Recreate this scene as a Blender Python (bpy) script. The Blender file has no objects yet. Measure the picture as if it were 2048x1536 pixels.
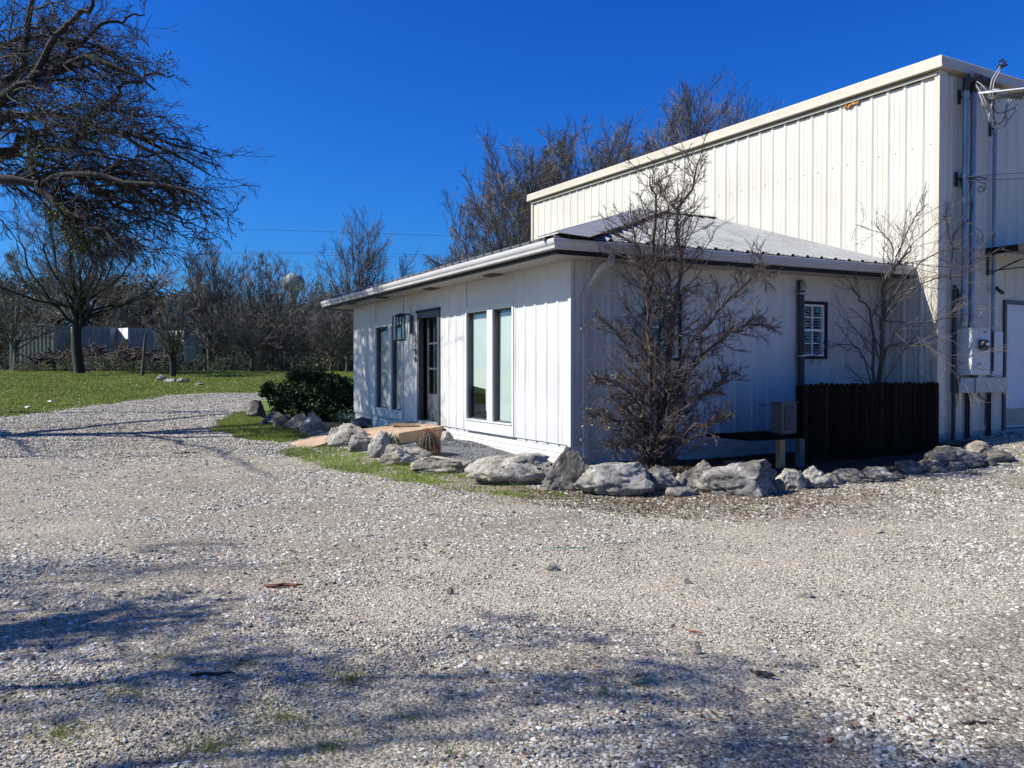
import bpy, bmesh, math, random
import numpy as np
from mathutils import Vector, noise as mnoise

# ------------------------------------------------------------------ camera, sky, sun, exposure
SC = bpy.context.scene
COL = SC.collection
EYE = 1.55
FPX = 1700.0
PITCH = math.atan(30.0 / FPX)
cam = bpy.data.cameras.new("camera")
camo = bpy.data.objects.new("camera", cam)
COL.objects.link(camo)
camo.location = (0, 0, EYE)
camo.rotation_euler = (math.pi / 2 - PITCH, 0, 0)
cam.sensor_width = 36.0
cam.lens = 36.0 * FPX / 2048.0
cam.clip_start = 0.05
cam.clip_end = 3000
SC.camera = camo

LIGHT = Vector((1.10, 0.15, -1.0)).normalized()          # direction the sunlight travels
to_sun = -LIGHT
SUN_EL = math.asin(to_sun.z)
SUN_AZ = math.atan2(to_sun.x, to_sun.y)
w = bpy.data.worlds.new("World")
SC.world = w
w.use_nodes = True
nt = w.node_tree
bg = nt.nodes['Background']
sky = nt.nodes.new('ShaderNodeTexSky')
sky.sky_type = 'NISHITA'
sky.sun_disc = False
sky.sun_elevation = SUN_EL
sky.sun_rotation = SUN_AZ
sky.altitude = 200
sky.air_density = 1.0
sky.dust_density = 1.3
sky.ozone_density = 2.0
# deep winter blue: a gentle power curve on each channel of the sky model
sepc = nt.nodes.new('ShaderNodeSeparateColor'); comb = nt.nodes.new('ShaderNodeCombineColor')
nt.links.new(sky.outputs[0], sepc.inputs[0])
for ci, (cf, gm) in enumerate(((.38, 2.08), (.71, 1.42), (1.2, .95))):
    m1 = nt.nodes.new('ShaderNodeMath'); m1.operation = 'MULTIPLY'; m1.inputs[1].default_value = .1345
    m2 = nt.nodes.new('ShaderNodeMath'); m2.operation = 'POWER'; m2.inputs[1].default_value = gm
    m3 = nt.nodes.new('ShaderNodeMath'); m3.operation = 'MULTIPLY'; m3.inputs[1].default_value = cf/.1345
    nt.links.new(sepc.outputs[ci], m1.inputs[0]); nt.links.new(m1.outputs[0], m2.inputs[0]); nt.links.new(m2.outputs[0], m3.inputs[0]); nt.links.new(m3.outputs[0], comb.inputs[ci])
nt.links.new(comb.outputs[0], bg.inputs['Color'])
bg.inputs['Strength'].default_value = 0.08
sl = bpy.data.lights.new("sun", 'SUN')
sl.energy = 5.0
sl.angle = math.radians(0.53)
sl.color = (1.0, 0.965, 0.90)
so = bpy.data.objects.new("sun", sl)
COL.objects.link(so)
so.rotation_euler = LIGHT.to_track_quat('-Z', 'Y').to_euler()
so.location = (-20, -2, 20)
SC.view_settings.view_transform = 'Standard'
SC.view_settings.look = 'None'
SC.view_settings.exposure = 0.66
SC.view_settings.gamma = 1.0

# ------------------------------------------------------------------ helpers
def tag(o, label=None, cat=None, group=None, kind=None):
    if label: o['label'] = label
    if cat: o['category'] = cat
    if group: o['group'] = group
    if kind: o['kind'] = kind
    return o

def empty(name, loc=(0, 0, 0), **k):
    o = bpy.data.objects.new(name, None)
    o.empty_display_size = 0.2
    COL.objects.link(o)
    o.location = loc
    return tag(o, **k)

def link_mesh(name, me, parent=None):
    o = bpy.data.objects.new(name, me)
    COL.objects.link(o)
    if parent is not None:
        o.parent = parent
        pl = Vector((0, 0, 0)); q = parent
        while q is not None:
            pl += q.location; q = q.parent
        o.location = -pl                       # meshes are written in world coordinates
    return o

def np_mesh(name, verts, faces, mat, parent=None, smooth=False, col=None):
    """verts (N,3), faces (M,k) all the same k"""
    me = bpy.data.meshes.new(name)
    verts = np.ascontiguousarray(verts, dtype=np.float32)
    faces = np.ascontiguousarray(faces, dtype=np.int32)
    M, k = faces.shape
    me.vertices.add(len(verts)); me.vertices.foreach_set('co', verts.ravel())
    me.loops.add(M * k); me.loops.foreach_set('vertex_index', faces.ravel())
    me.polygons.add(M)
    me.polygons.foreach_set('loop_start', np.arange(0, M * k, k, dtype=np.int32))
    me.polygons.foreach_set('use_smooth', np.full(M, smooth, dtype=bool))
    if col is not None:
        a = me.color_attributes.new('Col', 'FLOAT_COLOR', 'POINT')
        c = np.ones((len(verts), 4), dtype=np.float32); c[:, :3] = col
        a.data.foreach_set('color', c.ravel())
    me.update()
    me.validate()
    if mat: me.materials.append(mat)
    return link_mesh(name, me, parent)

class MB:
    def __init__(s): s.v = []; s.f = []
    def quad(s, a, b, c, d):
        i = len(s.v); s.v += [tuple(a), tuple(b), tuple(c), tuple(d)]; s.f.append((i, i+1, i+2, i+3))
    def tri(s, a, b, c):
        i = len(s.v); s.v += [tuple(a), tuple(b), tuple(c)]; s.f.append((i, i+1, i+2))
    def hexa(s, p):      # 8 corners: bottom 4, top 4
        i = len(s.v); s.v += [tuple(q) for q in p]
        for f in ((3,2,1,0),(4,5,6,7),(0,1,5,4),(1,2,6,5),(2,3,7,6),(3,0,4,7)):
            s.f.append(tuple(i+j for j in f))
    def box(s, x0, x1, y0, y1, z0, z1):
        s.hexa([(x0,y0,z0),(x1,y0,z0),(x1,y1,z0),(x0,y1,z0),(x0,y0,z1),(x1,y0,z1),(x1,y1,z1),(x0,y1,z1)])
    def wbox(s, W, u0, u1, d0, d1, z0, z1):
        s.hexa([W.p(u0,d0,z0),W.p(u1,d0,z0),W.p(u1,d1,z0),W.p(u0,d1,z0),W.p(u0,d0,z1),W.p(u1,d0,z1),W.p(u1,d1,z1),W.p(u0,d1,z1)])
    def tube(s, pts, r, k=8, caps=True):
        pts = [Vector(p) for p in pts]; n = len(pts)
        rs = r if isinstance(r, (list, tuple)) else [r]*n
        t0 = (pts[1]-pts[0]).normalized()
        ref = Vector((0,0,1)) if abs(t0.z) < .9 else Vector((1,0,0))
        u = t0.cross(ref).normalized()
        base = len(s.v)
        for i, p in enumerate(pts):
            t = (pts[min(i+1,n-1)] - pts[max(i-1,0)]).normalized()
            u = (u - t*u.dot(t)).normalized(); v = t.cross(u)
            for j in range(k):
                a = 2*math.pi*j/k
                s.v.append(tuple(p + (u*math.cos(a)+v*math.sin(a))*rs[i]))
        for i in range(n-1):
            for j in range(k):
                s.f.append((base+i*k+j, base+i*k+(j+1)%k, base+(i+1)*k+(j+1)%k, base+(i+1)*k+j))
        if caps:
            s.f.append(tuple(base+j for j in range(k))[::-1]); s.f.append(tuple(base+(n-1)*k+j for j in range(k)))
    def prism(s, prof, A, B):   # profile list of callables/points: prof at A and B are lists of 3D points
        base = len(s.v); n = len(A)
        s.v += [tuple(p) for p in A] + [tuple(p) for p in B]
        for i in range(n):
            j = (i+1) % n
            s.f.append((base+i, base+j, base+n+j, base+n+i))
        s.f.append(tuple(base+i for i in range(n))[::-1]); s.f.append(tuple(base+n+i for i in range(n)))
    def build(s, name, mat, parent=None, smooth=False, bevel=0):
        me = bpy.data.meshes.new(name)
        me.from_pydata(s.v, [], s.f)
        bm = bmesh.new(); bm.from_mesh(me)
        bmesh.ops.remove_doubles(bm, verts=bm.verts, dist=1e-5)
        bmesh.ops.recalc_face_normals(bm, faces=bm.faces)
        if bevel:
            bmesh.ops.bevel(bm, geom=[e for e in bm.edges if len(e.link_faces) == 2 and e.calc_face_angle(0) > .6],
                            offset=bevel, segments=1, affect='EDGES', clamp_overlap=True)
        bm.to_mesh(me); bm.free()
        if smooth: me.polygons.foreach_set('use_smooth', [True]*len(me.polygons))
        me.materials.append(mat)
        return link_mesh(name, me, parent)

def catmull(pts, per=8):
    pts = [Vector(p) for p in pts]
    P = [pts[0]*2-pts[1]] + pts + [pts[-1]*2-pts[-2]]
    out = []
    for i in range(1, len(P)-2):
        for k in range(per):
            t = k/per
            a, b, c, d = P[i-1], P[i], P[i+1], P[i+2]
            out.append(0.5*((2*b)+(c-a)*t+(2*a-5*b+4*c-d)*t*t+(-a+3*b-3*c+d)*t**3))
    out.append(pts[-1])
    return out

def ray(px, py):
    cx = (px-1024.0)/FPX; cy = (768.0-py)/FPX
    c, s_ = math.cos(PITCH), math.sin(PITCH)
    return Vector((cx, c+cy*s_, -s_+cy*c))

def at(px, py, Y):
    d = ray(px, py); return Vector((0,0,EYE)) + d*(Y/d.y)

class Wall:
    def __init__(s, o, U, N):
        s.o = Vector((o[0], o[1], 0)); s.U = Vector((U[0], U[1], 0)).normalized(); s.N = Vector((N[0], N[1], 0)).normalized()
    def p(s, u, d, z):
        q = s.o + s.U*u + s.N*d; return Vector((q.x, q.y, z))
    def hit(s, px, py, d=0):
        r = ray(px, py); o = Vector((0,0,EYE))
        t = (s.o + s.N*d - o).dot(s.N)/r.dot(s.N)
        q = o + r*t
        return (q-s.o).dot(s.U), q.z
    def u(s, px, d=0): return s.hit(px, 738, d)[0]
    def z(s, px, py, d=0): return s.hit(px, py, d)[1]

O = (0.83, 11.87)
dA = Vector((-0.455, 0.890, 0)).normalized(); dB = Vector((dA.y, -dA.x, 0))
A = Wall(O, dA, -dB)
B = Wall(O, dB, -dA)
K = (6.884, 13.785)
dC = Vector((-0.506, 0.8625, 0)).normalized(); dD = Vector((dC.y, -dC.x, 0))
C = Wall(K, dC, -dD)
D = Wall(K, dD, -dC)

def gz(x, y):
    x = np.asarray(x, dtype=float); y = np.asarray(y, dtype=float)
    z = np.interp(y, [-50, 8, 10, 12, 16, 20, 24, 32, 40, 47, 53, 60, 2000],
                     [0, 0, .02, .05, .10, .16, .25, .42, .76, 1.12, 1.36, 1.42, 1.42])
    z = z + .36*np.exp(-((x-8.6)**2+(y-14.9)**2)/(2*2.1**2))
    z = z + .13*np.exp(-((x-1.4)**2+(y-12.4)**2)/(2*1.2**2))
    z = z + .08*np.exp(-((x-4.2)**2+(y-13.2)**2)/(2*1.2**2))
    z = z + .19*np.exp(-((x+1.3)**2+(y-14.5)**2)/(2*1.3**2))
    z = z + .010*np.sin(x*1.7+y*.6)*np.sin(y*1.3-x*.5) + .006*np.sin(x*4.1+1)*np.sin(y*3.7)
    return z
def G(px, py, lift=0):
    d = ray(px, py); t = 2.0; last = t
    while t < 400:
        q = Vector((0,0,EYE))+d*t
        if q.z <= float(gz(q.x, q.y))+lift:
            lo, hi = last, t
            for _ in range(24):
                m = (lo+hi)/2; q = Vector((0,0,EYE))+d*m
                if q.z <= float(gz(q.x, q.y))+lift: hi = m
                else: lo = m
            return q
        last = t; t += 0.05 + t*0.004
    return Vector((0,0,EYE))+d*60

# ------------------------------------------------------------------ materials
def newmat(name):
    m = bpy.data.materials.new(name); m.use_nodes = True
    n = m.node_tree.nodes; l = m.node_tree.links
    return m, n, l, n['Principled BSDF']

def noise_node(n, l, scale, detail=4, rough=.6, vec=None, dist=0):
    t = n.new('ShaderNodeTexNoise'); t.inputs['Scale'].default_value = scale
    t.inputs['Detail'].default_value = detail; t.inputs['Roughness'].default_value = rough
    t.inputs['Distortion'].default_value = dist
    if vec is not None: l.new(vec, t.inputs['Vector'])
    return t
def ramp(n, l, src, stops):
    r = n.new('ShaderNodeValToRGB'); e = r.color_ramp.elements
    while len(e) < len(stops): e.new(.5)
    for i, (p, c) in enumerate(stops):
        e[i].position = p; e[i].color = (*c, 1) if len(c) == 3 else c
    l.new(src, r.inputs['Fac']); return r
def mix(n, l, fac, a, b, mode='MIX'):
    m = n.new('ShaderNodeMix'); m.data_type = 'RGBA'; m.blend_type = mode
    for sock, v in ((m.inputs['Factor'], fac), (m.inputs['A'], a), (m.inputs['B'], b)):
        if sock.name != 'Factor':
            sock = [s for s in m.inputs if s.name == sock.name and s.type == 'RGBA'][0]
        else:
            sock = [s for s in m.inputs if s.name == 'Factor' and s.type == 'VALUE'][0]
        if isinstance(v, (int, float)): sock.default_value = v
        elif isinstance(v, tuple): sock.default_value = (*v, 1) if len(v) == 3 else v
        else: l.new(v, sock)
    return [o for o in m.outputs if o.type == 'RGBA'][0]
def math_node(n, l, op, a, b=0.0, clamp=False):
    m = n.new('ShaderNodeMath'); m.operation = op; m.use_clamp = clamp
    for i, v in enumerate((a, b)):
        if isinstance(v, (int, float)): m.inputs[i].default_value = v
        else: l.new(v, m.inputs[i])
    return m.outputs[0]

def simple(name, color, rough=.6, metal=0, var=.12, scale=3, bump=0, bscale=40, spec=.5, color2=None):
    m, n, l, b = newmat(name)
    geo = n.new('ShaderNodeNewGeometry')
    t = noise_node(n, l, scale, 5, .65, geo.outputs['Position'])
    c2 = color2 or tuple(c*(1-var*2) for c in color)
    r = ramp(n, l, t.outputs['Fac'], [(.3, c2), (.62, color)])
    l.new(r.outputs[0], b.inputs['Base Color'])
    b.inputs['Roughness'].default_value = rough; b.inputs['Metallic'].default_value = metal
    b.inputs['Specular IOR Level'].default_value = spec
    if bump:
        t2 = noise_node(n, l, bscale, 4, .6, geo.outputs['Position'])
        bp = n.new('ShaderNodeBump'); bp.inputs['Strength'].default_value = bump; bp.inputs['Distance'].default_value = .01
        l.new(t2.outputs['Fac'], bp.inputs['Height']); l.new(bp.outputs[0], b.inputs['Normal'])
    return m

def panel_paint(name, color, dirt, rough=.42):
    """painted sheet metal: streaky dirt that runs down, slight oil canning"""
    m, n, l, b = newmat(name)
    geo = n.new('ShaderNodeNewGeometry')
    mp = n.new('ShaderNodeMapping'); mp.inputs['Scale'].default_value = (7, 7, .5); l.new(geo.outputs['Position'], mp.inputs['Vector'])
    t = noise_node(n, l, 1.0, 6, .65, mp.outputs[0])
    t2 = noise_node(n, l, .8, 3, .5, geo.outputs['Position'])
    f = math_node(n, l, 'MULTIPLY', t.outputs['Fac'], t2.outputs['Fac'])
    r = ramp(n, l, f, [(.08, tuple(x*.90 for x in dirt)), (.17, dirt), (.28, color)])
    sep = n.new('ShaderNodeSeparateXYZ'); l.new(geo.outputs['Position'], sep.inputs[0])
    t3 = noise_node(n, l, 5, 4, .6, geo.outputs['Position'])
    splash = math_node(n, l, 'MULTIPLY', math_node(n, l, 'SUBTRACT', .85, sep.outputs[2], True), t3.outputs['Fac'], True)
    c = mix(n, l, splash, r.outputs[0], tuple(x*.62 for x in dirt))
    l.new(c, b.inputs['Base Color']); b.inputs['Roughness'].default_value = rough
    bp = n.new('ShaderNodeBump'); bp.inputs['Strength'].default_value = .12; bp.inputs['Distance'].default_value = .02
    t4 = noise_node(n, l, 2.5, 2, .5, geo.outputs['Position'])
    l.new(t4.outputs['Fac'], bp.inputs['Height']); l.new(bp.outputs[0], b.inputs['Normal'])
    return m

M = {}
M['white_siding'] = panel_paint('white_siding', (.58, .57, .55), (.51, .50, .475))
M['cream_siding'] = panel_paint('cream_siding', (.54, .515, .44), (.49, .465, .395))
M['cream_trim'] = simple('cream_trim', (.49, .44, .345), .45, 0, .06, 2)
M['white_trim'] = simple('white_trim', (.56, .55, .53), .5, 0, .04, 4, .1, 60)
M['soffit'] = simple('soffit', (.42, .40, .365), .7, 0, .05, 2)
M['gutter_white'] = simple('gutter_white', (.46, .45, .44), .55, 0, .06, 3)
M['black_paint'] = simple('black_paint', (.010, .010, .012), .6, 0, .1, 5, spec=.25)
M['charcoal'] = simple('charcoal', (.055, .056, .066), .5, 0, .1, 5)
M['door_grey'] = simple('door_grey', (.075, .077, .09), .45, 0, .12, 5)
M['vent'] = simple('vent', (.10, .09, .08), .7, 0, .2, 20)
M['concrete'] = simple('concrete', (.42, .40, .37), .9, 0, .2, 4, .4, 60)
M['tan_concrete'] = simple('tan_concrete', (.44, .31, .195), .85, 0, .12, 3, .35, 80)
M['doormat'] = simple('doormat', (.22, .14, .08), .95, 0, .25, 30, .6, 300)
M['dark_wood'] = simple('dark_wood', (.011, .008, .006), .95, 0, .3, 6, .5, 40, spec=.08)
M['post_wood'] = simple('post_wood', (.62, .36, .14), .8, 0, .25, 9, .4, 60)
M['grey_wood'] = simple('grey_wood', (.16, .145, .13), .85, 0, .3, 9, .5, 60)
M['conduit'] = simple('conduit', (.26, .30, .36), .38, .55, .15, 4)
M['galv'] = simple('galv', (.42, .43, .42), .42, .5, .25, 14)
M['meter_grey'] = simple('meter_grey', (.58, .60, .60), .5, 0, .08, 4)
M['dark_metal'] = simple('dark_metal', (.03, .03, .035), .45, .2, .1, 6)
M['cable_black'] = simple('cable_black', (.025, .025, .028), .5, 0, .1, 6)
M['cable_grey'] = simple('cable_grey', (.36, .34, .32), .55, 0, .2, 10)
M['white_plastic'] = simple('white_plastic', (.78, .78, .76), .4, 0, .03, 6)
M['pale_door'] = simple('pale_door', (.58, .60, .64), .5, 0, .06, 2)
M['kick_plate'] = simple('kick_plate', (.30, .30, .30), .45, .4, .2, 8)
M['foam'] = simple('foam', (.48, .25, .08), .9, 0, .25, 30, .6, 60)
M['shade_cloth'] = simple('shade_cloth', (.54, .56, .53), .9, 0, .05, 2)
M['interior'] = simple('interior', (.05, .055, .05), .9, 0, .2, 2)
M['green_interior'] = simple('green_interior', (.30, .42, .33), .9, 0, .1, 2)
M['blind'] = simple('blind', (.62, .64, .60), .7, 0, .06, 4)
M['green_sticker'] = simple('green_sticker', (.05, .30, .10), .6)
M['bulb'] = simple('bulb', (.6, .55, .45), .3)

m, n, l, b = newmat('glass'); M['glass'] = m
b.inputs['Base Color'].default_value = (.8, .92, .9, 1); b.inputs['Roughness'].default_value = .02
b.inputs['Transmission Weight'].default_value = 0
tr = n.new('ShaderNodeBsdfTransparent'); tr.inputs[0].default_value = (.84, .90, .88, 1)
gl = n.new('ShaderNodeBsdfGlossy'); gl.inputs['Roughness'].default_value = .02; gl.inputs['Color'].default_value = (.9, .95, 1, 1)
gg = n.new('ShaderNodeNewGeometry'); fr = n.new('ShaderNodeFresnel'); l.new(math_node(n, l, 'SUBTRACT', 1.5, math_node(n, l, 'MULTIPLY', gg.outputs['Backfacing'], 1.5-1/1.5)), fr.inputs['IOR'])
ff = math_node(n, l, 'MULTIPLY', fr.outputs[0], 1.6, True)
ms = n.new('ShaderNodeMixShader'); l.new(ff, ms.inputs[0]); l.new(tr.outputs[0], ms.inputs[1]); l.new(gl.outputs[0], ms.inputs[2])
l.new(ms.outputs[0], n['Material Output'].inputs['Surface'])

# metal roof
m, n, l, b = newmat('roof_metal'); M['roof_metal'] = m
geo = n.new('ShaderNodeNewGeometry')
t = noise_node(n, l, 1.3, 6, .7, geo.outputs['Position'])
t2 = noise_node(n, l, 18, 4, .7, geo.outputs['Position'])
r = ramp(n, l, t.outputs['Fac'], [(.3, (.20, .195, .185)), (.65, (.29, .29, .28))])
r2 = ramp(n, l, t2.outputs['Fac'], [(.25, (.6, .56, .5)), (.45, (1, 1, 1))])
l.new(mix(n, l, 1.0, r.outputs[0], r2.outputs[0], 'MULTIPLY'), b.inputs['Base Color'])
b.inputs['Roughness'].default_value = .5; b.inputs['Metallic'].default_value = .25

# white painted brick
def brick_mat(name, col):
    m, n, l, b = newmat(name)
    geo = n.new('ShaderNodeNewGeometry')
    sp = n.new('ShaderNodeSeparateXYZ'); l.new(geo.outputs['Position'], sp.inputs[0])
    s_ = math_node(n, l, 'ADD', sp.outputs[0], sp.outputs[1])
    cb = n.new('ShaderNodeCombineXYZ'); l.new(s_, cb.inputs[0]); l.new(sp.outputs[2], cb.inputs[1])
    br = n.new('ShaderNodeTexBrick'); l.new(cb.outputs[0], br.inputs['Vector'])
    br.inputs['Scale'].default_value = 1; br.inputs['Brick Width'].default_value = .26; br.inputs['Row Height'].default_value = .085
    br.inputs['Mortar Size'].default_value = .008; br.inputs['Mortar Smooth'].default_value = .6
    br.inputs['Color1'].default_value = (*col, 1); br.inputs['Color2'].default_value = (*[c*.95 for c in col], 1)
    br.inputs['Mortar'].default_value = (*[c*.86 for c in col], 1)
    t = noise_node(n, l, 6, 5, .6, geo.outputs['Position'])
    r = ramp(n, l, t.outputs['Fac'], [(.3, (.78, .75, .70)), (.5, (1, 1, 1))])
    l.new(mix(n, l, 1.0, br.outputs['Color'], r.outputs[0], 'MULTIPLY'), b.inputs['Base Color'])
    bp = n.new('ShaderNodeBump'); bp.inputs['Strength'].default_value = .6; bp.inputs['Distance'].default_value = .012
    h = math_node(n, l, 'SUBTRACT', t.outputs['Fac'], br.outputs['Fac'])
    l.new(h, bp.inputs['Height']); l.new(bp.outputs[0], b.inputs['Normal']); b.inputs['Roughness'].default_value = .75
    return m
M['painted_brick'] = brick_mat('painted_brick', (.56, .55, .53))

# limestone boulders
def rock_mat(name, lo, hi, pale):
    m, n, l, b = newmat(name)
    tc = n.new('ShaderNodeNewGeometry')
    P = tc.outputs['Position']
    t1 = noise_node(n, l, 4.0, 8, .68, P, .6)
    r1 = ramp(n, l, t1.outputs['Fac'], [(.30, lo), (.50, hi), (.66, pale)])
    t2 = noise_node(n, l, 22, 6, .7, P)
    r2 = ramp(n, l, t2.outputs['Fac'], [(.33, (.35, .33, .31)), (.50, (1, 1, 1))])
    vo = n.new('ShaderNodeTexVoronoi'); vo.feature = 'DISTANCE_TO_EDGE'; vo.inputs['Scale'].default_value = 5
    t3 = noise_node(n, l, 6, 4, .6, P)
    l.new(mix(n, l, .35, P, t3.outputs['Color']), vo.inputs['Vector'])
    r3 = ramp(n, l, vo.outputs['Distance'], [(.0, (.45, .42, .40)), (.035, (1, 1, 1))])
    oi = n.new('ShaderNodeObjectInfo')
    hr = ramp(n, l, oi.outputs['Random'], [(0, (.95, .92, .88)), (.3, (1.25, 1.17, 1.03)), (.55, (1.05, 1.04, 1.02)), (.8, (1.3, 1.26, 1.18)), (1, (1.12, 1.02, .88))])
    t4 = noise_node(n, l, 2.2, 5, .7, P)
    lich = ramp(n, l, t4.outputs['Fac'], [(.42, (.45, .44, .42)), (.54, (1, 1, 1))])
    c = mix(n, l, .8, r1.outputs[0], r2.outputs[0], 'MULTIPLY')
    c = mix(n, l, .8, c, lich.outputs[0], 'MULTIPLY'); c = mix(n, l, 1.0, c, hr.outputs[0], 'MULTIPLY')
    c = mix(n, l, .45, c, r3.outputs[0], 'MULTIPLY')
    l.new(c, b.inputs['Base Color']); b.inputs['Roughness'].default_value = .92
    bp = n.new('ShaderNodeBump'); bp.inputs['Strength'].default_value = .9; bp.inputs['Distance'].default_value = .03
    h = math_node(n, l, 'ADD', t2.outputs['Fac'], math_node(n, l, 'MULTIPLY', t1.outputs['Fac'], 1.5))
    l.new(h, bp.inputs['Height']); l.new(bp.outputs[0], b.inputs['Normal'])
    return m
M['rock_pale'] = rock_mat('rock_pale', (.13, .12, .108), (.33, .312, .28), (.54, .52, .47))
M['rock_grey'] = rock_mat('rock_grey', (.085, .08, .075), (.24, .228, .21), (.46, .44, .40))
M['rock_dark'] = rock_mat('rock_dark', (.04, .039, .038), (.12, .117, .11), (.32, .31, .29))

def attr_mat(name, rough=.85, mult=(1, 1, 1), spec=.3, transl=0, speck=0):
    m, n, l, b = newmat(name)
    a = n.new('ShaderNodeAttribute'); a.attribute_name = 'Col'
    c = mix(n, l, 1.0, a.outputs['Color'], mult, 'MULTIPLY')
    if speck:
        geo = n.new('ShaderNodeNewGeometry'); t = noise_node(n, l, 120, 3, .6, geo.outputs['Position'])
        r = ramp(n, l, t.outputs['Fac'], [(.3, (1-speck,)*3), (.6, (1, 1, 1))])
        c = mix(n, l, 1.0, c, r.outputs[0], 'MULTIPLY')
    l.new(c, b.inputs['Base Color']); b.inputs['Roughness'].default_value = rough
    b.inputs['Specular IOR Level'].default_value = spec
    if transl:
        tl = n.new('ShaderNodeBsdfTranslucent'); l.new(c, tl.inputs['Color'])
        mx = n.new('ShaderNodeMixShader'); mx.inputs[0].default_value = transl
        l.new(b.outputs[0], mx.inputs[1]); l.new(tl.outputs[0], mx.inputs[2]); l.new(mx.outputs[0], n['Material Output'].inputs['Surface'])
    return m
M['stone_bits'] = attr_mat('stone_bits', .9, speck=.25)
M['blade'] = attr_mat('blade', .6, transl=.35)
M['leaf'] = attr_mat('leaf', .62, spec=.2, transl=.15)
M['dry_leaf'] = attr_mat('dry_leaf', .8, transl=.2)
M['bark_dark'] = simple('bark_dark', (.032, .027, .022), .95, 0, .3, 8, .8, 30)
M['bark_grey'] = simple('bark_grey', (.10, .086, .072), .95, 0, .25, 6, .6, 30)
M['twig'] = simple('twig', (.062, .056, .050), .9, 0, .2, 5)
M['twig_bush'] = simple('twig_bush', (.10, .078, .064), .85, 0, .35, 12)
M['twig_red'] = simple('twig_red', (.11, .072, .06), .85, 0, .3, 9)
M['twig_pale'] = simple('twig_pale', (.15, .125, .105), .9, 0, .25, 5)
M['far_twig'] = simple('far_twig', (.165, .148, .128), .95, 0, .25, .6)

# ------------------------------------------------------------------ terrain masks
def inside(poly, X, Y):
    X = np.asarray(X); Y = np.asarray(Y); r = np.zeros(X.shape, bool); n_ = len(poly)
    for i in range(n_):
        x0, y0 = poly[i]; x1, y1 = poly[(i+1) % n_]
        c = ((y0 > Y) != (y1 > Y)) & (X < (x1-x0)*(Y-y0)/((y1-y0) if y1 != y0 else 1e-9)+x0)
        r ^= c
    return r
def wpoly(pts): return [(G(*p).x, G(*p).y) for p in pts]
edge = [G(*p) for p in ((-60, 846), (0, 838), (100, 826), (200, 809), (300, 795), (400, 787), (515, 786))]
eX = [-60, -30] + [p.x for p in edge] + [5, 60]
eY = [16, 18] + [p.y for p in edge] + [edge[-1].y+1, edge[-1].y+2]
isl1 = wpoly([(520,798),(500,812),(440,840),(425,862),(470,876),(560,888),(600,880),(655,866),(720,856),(735,838),(700,825),(600,810)])
isl2 = wpoly([(555,905),(600,896),(655,888),(700,900),(760,915),(850,932),(950,955),(1090,980),(1175,1000),(1060,1003),(900,982),(780,962),(640,935)])
def wp(W, u, d): q = W.p(u, d, 0); return (q.x, q.y)
rbed = wpoly([(738,905),(850,925),(950,948),(1095,968)]) + [(1.0, 11.5), wp(A, 0, 0), wp(A, 4.7, 0)] + wpoly([(885,870),(800,880)])
sbed = [wp(A, 5.2, .2), wp(A, 10.6, 0)] + wpoly([(560,822),(520,838),(600,862),(655,868),(720,860)])
mulch = [wp(B, 0, 0)] + wpoly([(1170,945),(1250,975),(1400,975),(1560,960),(1680,955),(1800,948),(1870,925),(1960,912)]) + [wp(D, .9, .25), wp(D, .3, 0), wp(B, 6.2, 0)]
def vnoise(X, Y, s, seed=0):
    X = np.asarray(X, float)/s + seed*17.3; Y = np.asarray(Y, float)/s - seed*9.1
    xi = np.floor(X).astype(int); yi = np.floor(Y).astype(int); xf = X-xi; yf = Y-yi
    def h(a, b):
        v = np.sin(a*127.1+b*311.7+seed*74.7)*43758.5453; return v-np.floor(v)
    u = xf*xf*(3-2*xf); v = yf*yf*(3-2*yf)
    return (h(xi, yi)*(1-u)+h(xi+1, yi)*u)*(1-v)+(h(xi, yi+1)*(1-u)+h(xi+1, yi+1)*u)*v
def fbm(X, Y, s, seed=0):
    return .5*vnoise(X, Y, s, seed)+.3*vnoise(X, Y, s*.45, seed+1)+.2*vnoise(X, Y, s*.2, seed+2)
def masks(X, Y):
    j = (fbm(X, Y, 1.2, 3)-.5)
    Xj = X+j*.7; Yj = Y+(fbm(X, Y, 1.1, 8)-.5)*.8
    lawn = (Yj*1.0 > np.interp(Xj, eX, eY)+j*1.2)
    i1 = inside(isl1, Xj, Yj); i2 = inside(isl2, X+j*.3, Y+(fbm(X, Y, .5, 8)-.5)*.45)
    bed = inside(rbed, X, Y); sb = inside(sbed, X, Y); mu = inside(mulch, X+j*.2, Y+j*.2)
    return lawn, i1, i2, bed, sb, mu
def coarse(X, Y):      # 0 packed fines .. 1 loose coarse stone
    # wheel tracks sweep round in an arc; loose stone between and in front
    rr = np.hypot(X-6.5, Y-(-1.0))
    tr_ = np.exp(-((rr-7.6)/.75)**2)+.8*np.exp(-((rr-9.5)/.7)**2)
    c = 1.25*fbm(X, Y*1.6, 2.2, 21)+.35*fbm(X, Y, .5, 5)-.12 - .5*tr_
    c = c+.45*np.exp(-((Y-4.0)/1.2)**2)*np.clip(X+.8, 0, 1)
    return np.clip((c-.28)/.42, 0, 1)

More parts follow.
